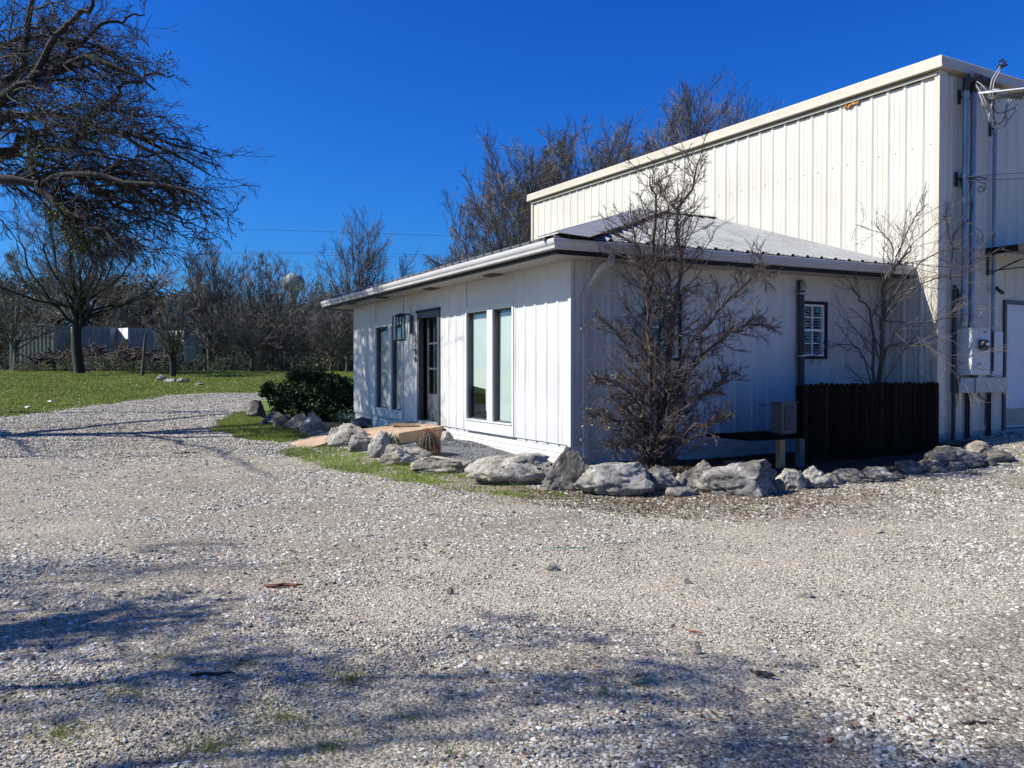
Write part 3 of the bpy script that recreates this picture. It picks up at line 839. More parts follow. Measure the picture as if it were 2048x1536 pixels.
for z in (2.10, .55):
    mb = MB(); mb.wbox(B, u0-.09, u0+.09, .028, .092, z, z+.03); mb.build('strap', M['gutter_white'], ds)

# windows on A: unit = white frame, panel above, mullion, panes, shades
def a_window(u0, u1, zg0, zg1, um0, um1, apron, toppanel, split, curl=False):
    w_ = empty('window', tuple(A.p((u0+u1)/2, 0, 0))); w_.parent = office; w_.location = A.p((u0+u1)/2, 0, 0)-office.location
    f = MB()
    fw = .055
    zt_ = zg1+.09
    f.wbox(A, u0, u0+fw, -.03, .035, zsA+.003, zt_)            # jambs
    f.wbox(A, u1-fw, u1, -.03, .035, zsA+.003, zt_)
    f.wbox(A, u0+fw, u1-fw, -.03, .033, zg1, zt_)               # head
    f.wbox(A, um0, um1, -.028, .033, zg0, zg1)                  # mullion
    f.wbox(A, u0+fw, u1-fw, -.03, .036, zsA+.003, zg0)          # apron board
    f.wbox(A, u0+fw, u1-fw, -.03, .050, zg0-.0, zg0+.022)
    f.build('frame', M['white_trim'], w_)
    f = MB()
    f.wbox(A, u0, u1, -.03, .006, zt_, ZT-.002)
    f.wbox(A, u0, u0+.03, .006, .02, zt_, ZT-.002); f.wbox(A, u1-.03, u1, .006, .02, zt_, ZT-.002)
    f.build('panel', M['white_trim'], w_)
    for (p0, p1) in ((u0+fw, um0), (um1, u1-fw)):
        s = MB()
        s.wbox(A, p0, p0+.022, -.065, -.031, zg0+.02, zg1); s.wbox(A, p1-.03, p1, -.065, -.002, zg0+.02, zg1)
        s.wbox(A, p0+.022, p1-.03, -.065, -.031, zg0+.02, zg0+.045); s.wbox(A, p0+.022, p1-.03, -.065, -.031, zg1-.03, zg1)
        s.build('sash', M['charcoal'], w_)
        g = MB(); g.quad(A.p(p0+.022, -.05, zg0+.045), A.p(p1-.03, -.05, zg0+.045), A.p(p1-.03, -.05, zg1-.03), A.p(p0+.022, -.05, zg1-.03))
        g.build('pane', M['glass'], w_)
    return w_
rz0 = A.z(1020, 850); rz1 = A.z(1029, 613)
um = (au(988), au(977))
wr = a_window(rw0, rw1, rz0, rz1, um[0], um[1], True, True, True)
lz0 = A.z(800, 823); lz1 = A.z(780, 652)
uml = (au(784.5), au(779.5))
wl = a_window(lw0, lw1, lz0, lz1, uml[0], uml[1], True, True, True)
# roller shades behind the glass; the left one in the right unit is torn and curls up at its foot
def shade(u0, u1, z0, z1, parent, d=-.085, curl=False):
    s = MB()
    if not curl:
        s.quad(A.p(u0, d, z0), A.p(u1, d, z0), A.p(u1, d-.01, z1), A.p(u0, d-.01, z1))
    else:
        um_ = u1-.12
        s.quad(A.p(u0, d, z0+.50), A.p(u1-.02, d, z0+.58), A.p(u1, d, z1), A.p(u0, d, z1))
        s.quad(A.p(u0, d, z0), A.p(u0+.05, d, z0), A.p(u0+.03, d, z0+.52), A.p(u0, d, z0+.52))
        s.tri(A.p(u0+.03, d+.01, z0+.50), A.p(u0+.26, d+.02, z0+.58), A.p(u0+.24, d+.025, z0+.16))
        s.tri(A.p(u0+.24, d+.025, z0+.16), A.p(u0+.04, d+.02, z0+.24), A.p(u0+.03, d+.01, z0+.50))
    s.build('roller_shade', M['shade_cloth'], parent)
shade(rw0+.03, um[0]+.01, rz0+.03, rz1-.06, wr)
shade(um[1]-.01, rw1-.03, rz0+.02, rz1-.04, wr, curl=True)
shade(lw0+.03, uml[0]+.01, lz0+.03, lz1-.05, wl)
shade(uml[1]-.01, lw1-.03, lz0+.03, lz1-.1, wl)
# dim room behind
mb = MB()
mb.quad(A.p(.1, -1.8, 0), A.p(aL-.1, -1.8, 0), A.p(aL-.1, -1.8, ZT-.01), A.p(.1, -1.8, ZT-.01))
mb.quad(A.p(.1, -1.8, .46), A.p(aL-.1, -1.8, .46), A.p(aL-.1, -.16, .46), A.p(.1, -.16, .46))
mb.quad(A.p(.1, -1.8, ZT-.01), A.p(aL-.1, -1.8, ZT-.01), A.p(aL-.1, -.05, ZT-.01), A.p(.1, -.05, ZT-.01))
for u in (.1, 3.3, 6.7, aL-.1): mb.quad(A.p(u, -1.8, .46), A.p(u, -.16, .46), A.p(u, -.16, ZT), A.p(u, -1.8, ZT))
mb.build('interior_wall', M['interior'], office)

# door
dor = empty('door'); dor.parent = office; dor.location = A.p((dr0+dr1)/2, 0, .48)-office.location
f = MB(); tw = .10
f.wbox(A, dr0, dr0+tw, -.06, .04, dz0-.02, dz1); f.wbox(A, dr1-tw, dr1, -.06, .04, dz0-.02, dz1); f.wbox(A, dr0+tw, dr1-tw, -.06, .04, dz1-.11, dz1)
f.build('frame', M['charcoal'], dor)
f = MB(); f.wbox(A, dr0-.03, dr1+.03, .0, .055, dz1+.002, dz1+.05); f.build('head_trim', M['black_paint'], dor)
s0, s1 = dr0+tw+.01, dr1-tw-.01; zb, ztp = dz0+.005, dz1-.12
gz0, gz1 = A.z(861, 789), A.z(861, 634)
f = MB(); R_ = -.13
f.wbox(A, s0, s0+.10, R_-.04, R_, zb, ztp); f.wbox(A, s1-.10, s1, R_-.04, R_, zb, ztp)
f.wbox(A, s0+.10, s1-.10, R_-.04, R_, zb, gz0); f.wbox(A, s0+.10, s1-.10, R_-.04, R_, gz1, ztp)
um_ = s0+.10+(s1-s0-.2)*.62
f.wbox(A, um_-.012, um_+.012, R_-.035, R_-.004, gz0, gz1)
for k in (1, 2):
    z = gz0+(gz1-gz0)*k/3; f.wbox(A, s0+.10, s1-.10, R_-.035, R_-.006, z-.018, z+.018)
f.wbox(A, s0+.14, s1-.14, R_, R_+.012, zb+.10, gz0-.10)
f.build('door_leaf', M['door_grey'], dor)
g = MB(); g.quad(A.p(s0+.1, R_-.02, gz0), A.p(s1-.1, R_-.02, gz0), A.p(s1-.1, R_-.02, gz1), A.p(s0+.1, R_-.02, gz1)); g.build('pane', M['glass'], dor)
g = MB(); g.wbox(A, s0+.04, s0+.07, R_, R_+.05, gz0+.05, gz0+.12); g.wbox(A, s0+.03, s0+.16, R_+.045, R_+.065, gz0+.08, gz0+.10); g.build('handle', M['dark_metal'], dor)
g = MB(); g.wbox(A, dr0+.05, dr1-.05, R_-.05, .06, dz0-.05, dz0-.003); g.build('threshold', M['galv'], dor)
g = MB(); g.wbox(A, s0+.02, s0+.30, -.50, -.46, .5, gz1-.25); g.build('interior_wall', M['green_interior'], dor)

# wall lantern
lx0, lx1 = 803, 821.5
lu = au(825.5)
lt = empty('wall_lantern'); lt.parent = office; lt.location = A.p(lu, 0, 2.1)-office.location
lzt, lzb = A.z(815, 629, .28), A.z(815, 680, .28)
ld = .30
lw_ = .095
f = MB(); f.wbox(A, lu-.055, lu+.055, .03, .055, lzt-.36, lzt+.02); f.wbox(A, lu-.02, lu+.02, .055, ld, lzt+.02, lzt+.05); f.wbox(A, lu-.05, lu+.05, ld-.05, ld+.05, lzt+.0, lzt+.03)
f.build('bracket', M['dark_metal'], lt)
f = MB(); e = .011
for su_ in (-1, 1):
    for sd in (-1, 1):
        f.wbox(A, lu+su_*lw_-e, lu+su_*lw_+e, ld+sd*lw_-e, ld+sd*lw_+e, lzb, lzt)
for z in (lzb-.002, lzt-.022):
    for s_ in (-1, 1):
        f.wbox(A, lu-lw_-e-.002, lu+lw_+e+.002, ld+s_*lw_-e-.002, ld+s_*lw_+e+.002, z, z+.024)
        f.wbox(A, lu+s_*lw_-e-.002, lu+s_*lw_+e+.002, ld-lw_+e, ld+lw_-e, z, z+.024)
f.wbox(A, lu-lw_, lu+lw_, ld-lw_, ld+lw_, lzt+.002, lzt+.012)
f.build('cage', M['dark_metal'], lt)
g = MB()
for s_ in (-1, 1):
    g.quad(A.p(lu-lw_, ld+s_*lw_, lzb), A.p(lu+lw_, ld+s_*lw_, lzb), A.p(lu+lw_, ld+s_*lw_, lzt), A.p(lu-lw_, ld+s_*lw_, lzt))
    g.quad(A.p(lu+s_*lw_, ld-lw_, lzb), A.p(lu+s_*lw_, ld+lw_, lzb), A.p(lu+s_*lw_, ld+lw_, lzt), A.p(lu+s_*lw_, ld-lw_, lzt))
g.build('pane', M['glass'], lt)
g = MB(); g.tube([A.p(lu, ld, lzt), A.p(lu, ld, lzt-.14)], .018, 8); g.tube([A.p(lu, ld, lzt-.14), A.p(lu, ld, lzt-.17), A.p(lu, ld, lzt-.22), A.p(lu, ld, lzt-.245)], [.014, .03, .028, .008], 8); g.build('bulb', M['dark_metal'], lt)

# house numbers 5206, set one above the other
for ch, py in zip('5206', (673.5, 688, 704, 718.5)):
    cu_ = bpy.data.curves.new('n', 'FONT'); cu_.body = ch; cu_.size = .20; cu_.extrude = .008; cu_.align_x = 'CENTER'; cu_.align_y = 'CENTER'; cu_.offset = -.003
    to = bpy.data.objects.new('n', cu_); COL.objects.link(to)
    bpy.context.view_layer.update()
    me = bpy.data.meshes.new_from_object(to.evaluated_get(bpy.context.evaluated_depsgraph_get()))
    bpy.data.objects.remove(to)
    uc = au(835.3); zc = A.z(835, py)
    vs = [A.p(uc - v.co.x, .046+v.co.z, zc+v.co.y) for v in me.vertices]     # text runs towards -u seen from outside
    for v, q in zip(me.vertices, vs): v.co = q
    me.name = 'house_number'; me.materials.clear(); me.materials.append(M['dark_metal'])
    link_mesh('house_number', me, office)

# windows on B
def b_window(i):
    u0, u1, z0, z1 = b_win[i]
    w_ = empty('window'); w_.parent = office; w_.location = B.p((u0+u1)/2, 0, z0)-office.location
    f = MB(); t = .045
    f.wbox(B, u0, u0+t, -.05, .04, z0, z1); f.wbox(B, u1-t, u1, -.05, .04, z0, z1); f.wbox(B, u0+t, u1-t, -.05, .04, z0, z0+t); f.wbox(B, u0+t, u1-t, -.05, .04, z1-t, z1)
    f.build('trim', M['black_paint'], w_)
    f = MB(); a0, a1, c0, c1 = u0+t, u1-t, z0+t, z1-t; s = .035; zm = (c0+c1)/2
    f.wbox(B, a0, a0+s, -.05, .01, c0, c1); f.wbox(B, a1-s, a1, -.05, .01, c0, c1)
    for z in (c0, zm-s/2, c1-s): f.wbox(B, a0+s, a1-s, -.05, .01 if z != c0 else .018, z, z+s)
    um2 = (a0+a1)/2; f.wbox(B, um2-.009, um2+.009, -.045, -.012, c0+s, zm-s/2); f.wbox(B, um2-.009, um2+.009, -.045, -.012, zm+s/2, c1-s)
    for z in ((c0+zm)/2, (zm+c1)/2): f.wbox(B, a0+s, um2-.009, -.045, -.013, z-.009, z+.009); f.wbox(B, um2+.009, a1-s, -.045, -.013, z-.009, z+.009)
    f.build('frame', M['white_plastic'], w_)
    g = MB(); g.quad(B.p(a0+s, -.03, c0), B.p(a1-s, -.03, c0), B.p(a1-s, -.03, c1), B.p(a0+s, -.03, c1)); g.build('pane', M['glass'], w_)
    g = MB()
    nsl = int((c1-c0)/.048)
    for k in range(nsl):
        z = c0+.01+k*.048; g.hexa([B.p(a0+.01, -.10, z+.018), B.p(a1-.01, -.10, z+.018), B.p(a1-.01, -.065, z), B.p(a0+.01, -.065, z), B.p(a0+.01, -.10, z+.022), B.p(a1-.01, -.10, z+.022), B.p(a1-.01, -.065, z+.004), B.p(a0+.01, -.065, z+.004)])
    g.build('blind', M['blind'], w_)
    g = MB(); g.quad(B.p(a0-.02, -.13, c0-.02), B.p(a1+.02, -.13, c0-.02), B.p(a1+.02, -.13, c1+.02), B.p(a0-.02, -.13, c1+.02)); g.build('interior_wall', M['interior'], w_)
b_window(0); b_window(1)
# dark line-set cover from the eave down to the outdoor unit
mb = MB(); lu_ = B.u(1594.5)
pts = [B.p(lu_, .07, 2.98), B.p(lu_, .075, 2.5), B.p(lu_+.01, .075, 1.2), B.p(lu_, .07, .62)]
mb.tube(catmull(pts, 5), .055, 8)
ls = mb.build('line_cover', M['dark_metal'], office)
mb = MB(); mb.tube([B.p(lu_, .07, 2.98), B.p(lu_+.02, .10, 2.88), B.p(lu_-.01, .11, 2.80)], [.05, .065, .05], 8); mb.build('tape_wrap', M['cable_grey'], ls)
for z in (2.75, 1.75, 1.0): 
    mb = MB(); mb.wbox(B, lu_-.085, lu_+.085, .03, .135, z, z+.025); mb.build('strap', M['galv'], ls)
# ------------------------------------------------------------------ warehouse (tall, cream ribbed metal)
ware = empty('warehouse', (K[0], K[1], 0), label='tall cream ribbed metal warehouse with flat parapet behind the office', cat='building')
CL = C.u(1065); ZC = 6.57; zb_ = .50
DL = 12.0
WT = ZC-.20
mb = MB(); siding(mb, C, .05, CL, zb_, WT-.05, C.u(1841), .32)
for u in np.arange(.14, CL, .32):
    for z in (2.2, 3.75, 5.2): mb.wbox(C, u-.008, u+.008, .0, .014, z+.01*math.sin(u*7), z+.014+.01*math.sin(u*7))
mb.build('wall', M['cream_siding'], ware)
ddr0 = D.u(2007); ddz1 = D.z(2010, 605)
mb = MB(); siding(mb, D, .05, ddr0, zb_, WT-.05, .35, .32); siding(mb, D, ddr0, ddr0+1.04, ddz1, WT-.05, .35, .32); siding(mb, D, ddr0+1.04, DL, zb_, WT-.05, .35, .32)
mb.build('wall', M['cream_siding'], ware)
mb = MB()
mb.quad(C.p(CL, -.02, 0), D.p(DL, 0, 0)+dC*CL, D.p(DL, 0, WT)+dC*CL, C.p(CL, -.02, WT))
mb.quad(D.p(DL, -.02, 0), D.p(DL, 0, 0)+dC*CL, D.p(DL, 0, WT)+dC*CL, D.p(DL, -.02, WT))
mb.quad(C.p(0, -.05, WT-.1), C.p(CL, -.05, WT-.1), D.p(DL, 0, WT-.1)+dC*CL, D.p(DL, -.05, WT-.1))
mb.quad(C.p(.0, -.03, 0), C.p(CL, -.03, 0), C.p(CL, -.03, WT), C.p(.0, -.03, WT))
mb.quad(D.p(.03, -.03, 0), D.p(ddr0, -.03, 0), D.p(ddr0, -.03, WT), D.p(.03, -.03, WT))
mb.build('wall', M['cream_siding'], ware)
mb = MB(); mb.wbox(C, -.036, .052, -.02, .036, zb_-.01, WT-.01); mb.build('corner_trim', M['cream_trim'], ware)
mb = MB(); mb.wbox(D, -.033, .16, -.019, .037, zb_-.012, WT-.012); mb.build('corner_trim', M['cream_siding'], ware)
mb = MB(); mb.wbox(C, CL-.06, CL+.03, -.02, .036, zb_-.01, WT-.01); mb.build('corner_trim', M['cream_trim'], ware)
# parapet cap
cp = [(-.25, WT+.0), (.135, WT+.0), (.135, WT+.03), (.12, WT+.045), (.12, WT+.17), (.10, ZC-.005), (.07, ZC), (-.25, ZC-.01)]
mb = MB(); mb.prism(None, [C.p(-d, d, z) for d, z in cp], [C.p(CL+.12, d, z) for d, z in cp]); mb.build('parapet_cap', M['cream_trim'], ware)
mb = MB(); mb.prism(None, [D.p(-d, d, z) for d, z in cp], [D.p(DL+.1, d, z) for d, z in cp]); mb.build('parapet_cap', M['cream_trim'], ware)
mb = MB(); mb.wbox(C, .0, CL, .034, .060, WT-.085, WT-.045); mb.build('drip_strip', M['cream_trim'], ware)
mb = MB()
for u in np.arange(C.u(1841)+.16, CL, .32): mb.wbox(C, u-.115, u+.115, .002, .028, WT-.10, WT-.088)
mb.build('closure_strip', M['dark_metal'], ware)
# torn orange insulation foam under the cap
fu = C.u(1700); fr_ = random.Random(4); mb = MB()
for k in range(16):
    u = fu+fr_.uniform(-.18, .16); z = WT-.10-abs(fr_.gauss(0, .03)); s = fr_.uniform(.008, .024)
    mb.hexa([C.p(u-s, .02, z-s*fr_.uniform(.4, 1.6)), C.p(u+s, .02, z-s*.5), C.p(u+s, .05, z-s*.7), C.p(u-s*.6, .055, z-s), C.p(u-s, .02, z+s), C.p(u+s*.7, .02, z+s*.9), C.p(u+s, .045, z+s*.5), C.p(u-s, .05, z+s)])
mb.build('insulation_foam', M['foam'], ware)
mb = MB(); mb.tube([C.p(C.u(1217), -.6, WT-.1), C.p(C.u(1217), -.6, ZC+.26)], .055, 10); mb.build('vent_pipe', M['white_plastic'], ware)
mb = MB(); mb.wbox(D, .0, DL, -.2, .012, -.3, zb_+.01); mb.wbox(C, .02, 1.3, -.2, .011, -.3, zb_+.01); mb.build('foundation', M['concrete'], ware)
# service door on D
sd = empty('door'); sd.parent = ware; sd.location = D.p(ddr0+.5, 0, .5)-ware.location
f = MB(); f.wbox(D, ddr0-.045, ddr0+.015, -.05, .045, zb_-.02, ddz1+.04); f.wbox(D, ddr0+1.0, ddr0+1.06, -.05, .045, zb_-.02, ddz1+.04); f.wbox(D, ddr0+.015, ddr0+1.0, -.05, .045, ddz1-.02, ddz1+.04); f.build('frame', M['charcoal'], sd)
f = MB(); f.wbox(D, ddr0+.02, ddr0+.995, -.045, .0, zb_+.03, ddz1-.025); f.build('door_leaf', M['pale_door'], sd)
f = MB(); f.wbox(D, ddr0+.05, ddr0+.97, .0, .006, zb_+.06, zb_+.36); f.build('kick_plate', M['kick_plate'], sd)
for z in (.85, 1.45, 2.2):
    f = MB(); f.tube([D.p(ddr0+.018, .008, z), D.p(ddr0+.018, .008, z+.11)], .01, 6); f.build('hinge', M['galv'], sd)
f = MB(); f.tube([D.p(ddr0+.9, .0, 1.4), D.p(ddr0+.9, .07, 1.4)], .02, 8); f.tube([D.p(ddr0+.9, .05, 1.4), D.p(ddr0+.9, .085, 1.4)], .035, 10); f.build('handle', M['galv'], sd)

# ------------------------------------------------------------------ electrical gear on the warehouse end wall
def conduit(px0, ytop, ybot, r, label, d=.14, weather=True, name='conduit', mat='conduit', couplings=()):
    u = D.hit(px0, 450, d)[0]; z1 = D.z(px0, ytop, d); z0 = D.z(px0, ybot, d)
    t = empty(name, tuple(D.p(u, d, z0)), label=label, cat='conduit', group=None)
    mb = MB(); mb.tube([D.p(u, d, z0), D.p(u, d, z1)], r, 12); mb.build('pipe', M[mat], t, smooth=False)
    for z in couplings:
        mb = MB(); zz = D.z(px0, z, d); mb.tube([D.p(u, d, zz-.035), D.p(u, d, zz+.035)], r*1.18, 12); mb.tube([D.p(u, d, zz-.01), D.p(u, d, zz+.01)], r*1.3, 12); mb.build('coupling', M['galv'], t)
    if weather:
        mb = MB(); h = [D.p(u, d, z1-.02), D.p(u, d, z1+.05), D.p(u+.01, d+.02, z1+.14), D.p(u+.07, d+.07, z1+.19), D.p(u+.15, d+.12, z1+.15), D.p(u+.19, d+.15, z1+.07)]
        mb.tube(h, [r*1.15, r*1.3, r*1.6, r*1.8, r*1.7, r*1.3], 10)
        mb.build('weather_head', M['dark_metal'], t, smooth=True)
    return t, u, d, z0, z1
c1 = conduit(1929.5, 178, 657, .047, 'left of the two thick blue grey conduits running down to the meter box', couplings=(190, 353, 592, 650))
c2 = conduit(1944.5, 183, 657, .047, 'right of the two thick blue grey conduits running down to the meter box', couplings=(196, 352, 592, 650))
c3 = conduit(1988, 262, 663, .030, 'thinner blue grey conduit between the twin conduits and the service door', d=.10, weather=False, couplings=(262, 301, 655))
# stand-off brackets
def bracket(pxl, y, u1, z, L_, label):
    u = D.u(pxl); t = empty('wall_bracket', tuple(D.p(u, .05, z)), label=label, cat='bracket')
    mb = MB(); mb.wbox(D, u-.03, u+.03, .032, .05, z-.12, z+.12); mb.build('plate', M['dark_metal'], t)
    mb = MB(); mb.wbox(D, u+.03, u1, .052, .085, z-.018, z+.018); mb.build('arm', M['dark_metal'], t)
bracket(1909, 190, c2[1], D.z(1909, 194), 0, 'short black stand-off bracket at the top of the twin conduits')
bracket(1905, 358, c2[1], D.z(1905, 359), 0, 'black stand-off bracket halfway up the twin conduits')
bracket(1917, 360, c2[1]+.02, D.z(1917, 358)-.03, 0, 'black plate bracket tucked behind the twin conduits')
bracket(1971, 258, c3[1], D.z(1971, 258), 0, 'black arm bracket beside the thinner conduit top')
bracket(1909, 590, c2[1]+.04, D.z(1909, 591), 0, 'black strap bracket low on the twin conduits above the meter box')
# service cable loops and triplex
def cable(name, pts, r, mat, label, per=7, cat='cable', k=6, group=None):
    mb = MB(); mb.tube(catmull(pts, per), r, k); return tag(mb.build(name, M[mat], None, True), label, cat, group)
def dp(px, py, d): u, z = D.hit(px, py, d); return D.p(u, d, z)
loops = [[(1951,166,.30),(1962,180,.40),(1975,196,.46),(1985,213,.45),(1988,235,.42),(1990,252,.3)],
 [(1952,171,.30),(1966,192,.42),(1980,225,.48),(1992,245,.46),(2003,251,.45),(2012,246,.42),(2028,225,.4),(2038,200,.38),(2042,188,.38)],
 [(1954,163,.30),(1968,174,.42),(1980,192,.48),(1984,205,.46),(1975,216,.46),(1966,212,.45),(1964,198,.44)],
 [(1966,168,.32),(1980,180,.42),(1988,195,.46),(1986,210,.46),(1992,224,.46),(2004,226,.45),(2020,220,.42),(2034,210,.4),(2042,186,.38)],
 [(1966,172,.32),(1976,186,.42),(1984,205,.48),(1978,235,.5),(1985,252,.48),(1998,257,.45),(2012,249,.42),(2010,222,.4),(2018,198,.38)],
 [(1953,176,.3),(1964,200,.42),(1974,222,.46),(1978,240,.44),(1984,252,.4)],
 [(2012,224,.4),(2007,240,.41),(1996,248,.42),(1988,244,.3)],
 [(2024,198,.38),(2016,212,.39),(2012,226,.4),(2016,240,.4)]]
for i, lp in enumerate(loops):
    cable('service_cable', [dp(*p) for p in lp], .0085, 'cable_grey' if i % 3 else 'cable_black', 'slack grey service cable looping between the weather heads and the overhead line', group='looping service cables', per=6)
# cable pair rising to the black connector cluster above the parapet
cl = empty('cable_splice', tuple(dp(2000, 135, .55)), label='cluster of black cable connectors standing above the parapet edge', cat='cable splice')
for j, (dx, dy) in enumerate(((0, 0), (5, 2))):
    mb = MB(); mb.tube(catmull([dp(*p) for p in ((1985+dx*.2,211,.45),(1981+dx,185,.5),(1984+dx,160+dy,.52),(1996+dx*.8,140+dy,.55),(2003+dx*.5,128+dy,.55))], 6), .010, 6); mb.build('cable', M['cable_grey'], cl, True)
fr_ = random.Random(3)
for k in range(7):
    mb = MB(); p = dp(2000+fr_.uniform(-5, 7), 129+fr_.uniform(-6, 7), .55+fr_.uniform(-.05, .05)); q = p+Vector((fr_.uniform(.05, .09), fr_.uniform(-.03, .03), fr_.uniform(-.01, .05)))
    mb.tube([p, q], .017, 6); mb.build('connector', M['cable_black'], cl)
# overhead service drop leaving to the right
far_ = Vector((14.5, 11.0, 6.1))
cable('service_drop', [dp(1986, 180, .45), dp(1999, 179, .6), dp(2050, 176.5, 1.2), far_], .012, 'white_plastic', 'pale bare overhead service wire leaving the building at the upper right', k=6)
for j in range(3):
    cable('service_drop', [dp(2016+j*3, 186+j*2, .4), dp(2030, 187+j, .7), dp(2052, 184+j*3, 1.1), far_+Vector((0, 0, -.03*j))], .012, 'cable_black', 'black insulated overhead cable bundled under the pale service wire', k=6, group='bundled overhead cables')
for k in range(7):
    mb = MB(); p = dp(2016+k*4.2, 186+k*.4+(k % 2)*3, .5+.06*k); mb.tube([p, p+Vector((.03, -.01, -.07))], .018, 6); tag(mb.build('cable_connector', M['cable_black']), 'black cable connector hanging under the overhead wires', 'connector', 'cable connectors under the overhead wires')
# wedge shaped cover behind the loops
mb = MB(); mb.hexa([dp(1989,211,.04), dp(1997,209,.04), dp(1997,209,.12), dp(1989,211,.12), dp(1994,180,.04), dp(2008,181,.04), dp(2008,181,.2), dp(1994,180,.2)])
tag(mb.build('insulator_block', M['galv']), 'small grey wedge block behind the looping service cables', 'insulator')
cable('phone_wire', [dp(1945,352,.2), dp(1975,354,.35), dp(2020,347,.8), Vector((14.5,11.0,4.6))], .005, 'cable_black', 'upper of the two thin wires crossing the end wall at mid height')
cable('phone_wire', [dp(1945,353,.2), dp(1975,357,.35), dp(2020,358,.8), Vector((14.5,11.0,4.45))], .005, 'cable_black', 'lower of the two thin wires crossing the end wall at mid height')
cable('hanging_wire', [dp(1946,356,.18), dp(1944,375,.2), dp(1940,400,.2), dp(1930,425,.2), dp(1912,458,.1), dp(1906,470,.07), dp(1903,500,.06), dp(1902,540,.06), dp(1903,570,.06)], .009, 'cable_grey', 'grey wire running slantwise from the conduits down the corner wall')
cable('hanging_wire', [dp(1948,356,.18), dp(1943,390,.2), dp(1945,415,.2), dp(1938,440,.2), dp(1922,452,.15), dp(1907,474,.08), dp(1905,505,.06), dp(1900,560,.06)], .008, 'cable_black', 'black wire crossing the grey one beside the twin conduits')
cable('hanging_wire', [dp(1891,432,.06), dp(1896,455,.05), dp(1900,480,.05), dp(1909,497,.06), dp(1918,500,.06)], .008, 'cable_black', 'black wire dropping from the small white box on the corner')
cable('wire_coil', [dp(1952,357,.16), dp(1961,366,.2), dp(1970,366,.22), dp(1970,378,.22), dp(1962,384,.2), dp(1956,380,.2), dp(1962,372,.2), dp(1968,380,.2)], .007, 'cable_black', 'small black wire coil hanging beside the upper conduits', cat='wire coil')
cable('wire_coil', [dp(1948,452,.14), dp(1945,470,.14), dp(1943,483,.14), dp(1952,488,.14), dp(1964,484,.14), dp(1966,470,.14), dp(1959,460,.14), dp(1950,458,.14), dp(1953,474,.15), dp(1963,478,.15), dp(1950,484,.15), dp(1958,474,.15)], .011, 'cable_grey', 'thick grey cable coil hung on the right conduit above the awning', cat='wire coil')
t = empty('junction_box', tuple(dp(1889, 420, .04)), label='small dark box with a white strip beside the warehouse corner', cat='box')
mb = MB(); u = D.u(1886); z = D.z(1886, 420); mb.wbox(D, u-.03, u+.05, .04, .10, z-.11, z+.11); mb.build('body', M['galv'], t)
mb = MB(); mb.wbox(D, u+.052, u+.062, .05, .11, z-.09, z+.11); mb.build('strip', M['white_plastic'], t)

# meter box
mt = empty('meter_box', tuple(D.p(.8, 0, .5)), label='pale grey electric meter cabinet with round glass meter under the conduits', cat='meter box')
MD = .30; m0 = D.hit(1944, 700, MD)[0]; m1 = D.hit(1980.5, 700, MD)[0]; mz1 = D.z(1944, 657, MD); mz0 = D.z(1944, 750, MD)
mb = MB(); mb.wbox(D, m0, m1, .035, MD, mz0, mz1); mb.build('cabinet', M['meter_grey'], mt, bevel=.006)
mb = MB(); mb.wbox(D, m0-.012, m1+.012, .03, MD+.008, mz1, mz1+.012); mb.build('lid', M['meter_grey'], mt)
mu_, mzz = D.hit(1963, 690, MD+.02)
mb = MB(); mb.tube([D.p(mu_, MD, mzz), D.p(mu_, MD+.03, mzz)], .105, 20); mb.build('meter_ring', M['galv'], mt)
mb = MB(); mb.tube([D.p(mu_, MD+.03, mzz), D.p(mu_, MD+.11, mzz), D.p(mu_, MD+.125, mzz)], [.09, .085, .06], 20); mb.build('meter_dial', M['dark_metal'], mt)
mb = MB(); mb.wbox(D, mu_-.045, mu_+.045, MD+.126, MD+.13, mzz-.01, mzz+.035); mb.build('dial_plate', M['white_plastic'], mt)
su, sz = D.hit(1971, 664, MD); mb = MB(); mb.wbox(D, su-.028, su+.028, MD+.001, MD+.004, sz-.022, sz+.022); mb.build('sticker', M['green_sticker'], mt)
su, sz = D.hit(1966, 662, MD); mb = MB(); mb.wbox(D, su-.012, su+.012, MD+.001, MD+.004, sz-.012, sz+.012); mb.build('sticker', M['foam'], mt)
mb = MB(); su, sz = D.hit(1958, 731, MD); mb.tube([D.p(su-.04, MD+.005, sz), D.p(su-.04, MD+.03, sz+.03), D.p(su+.03, MD+.03, sz+.03), D.p(su+.03, MD+.005, sz)], .008, 6); mb.build('latch', M['galv'], mt)
# side cabinet
t = empty('side_cabinet', tuple(D.p(m1+.2, 0, .5)), label='plain flat grey cabinet between the meter cabinet and the service door', cat='cabinet')
s0_ = D.hit(1983, 700, .06)[0]; s1_ = D.hit(2004, 700, .06)[0]
mb = MB(); mb.wbox(D, s0_, s1_, .035, .075, D.z(1990, 753, .06), D.z(1990, 663, .06)); mb.build('body', M['meter_grey'], t, bevel=.004)
mb = MB(); mb.wbox(D, s0_+.008, s1_-.008, .075, .08, D.z(1990, 751, .06), D.z(1990, 666, .06)); mb.build('cover', M['meter_grey'], t)
mb = MB(); us = c3[1]; mb.tube([D.p(us, .10, D.z(1988, 663, .1)), D.p(us, .10, D.z(1988, 742, .1))], .022, 8); tag(mb.build('conduit', M['dark_metal']), 'thin dark pipe over the joint between the two grey cabinets', 'conduit')
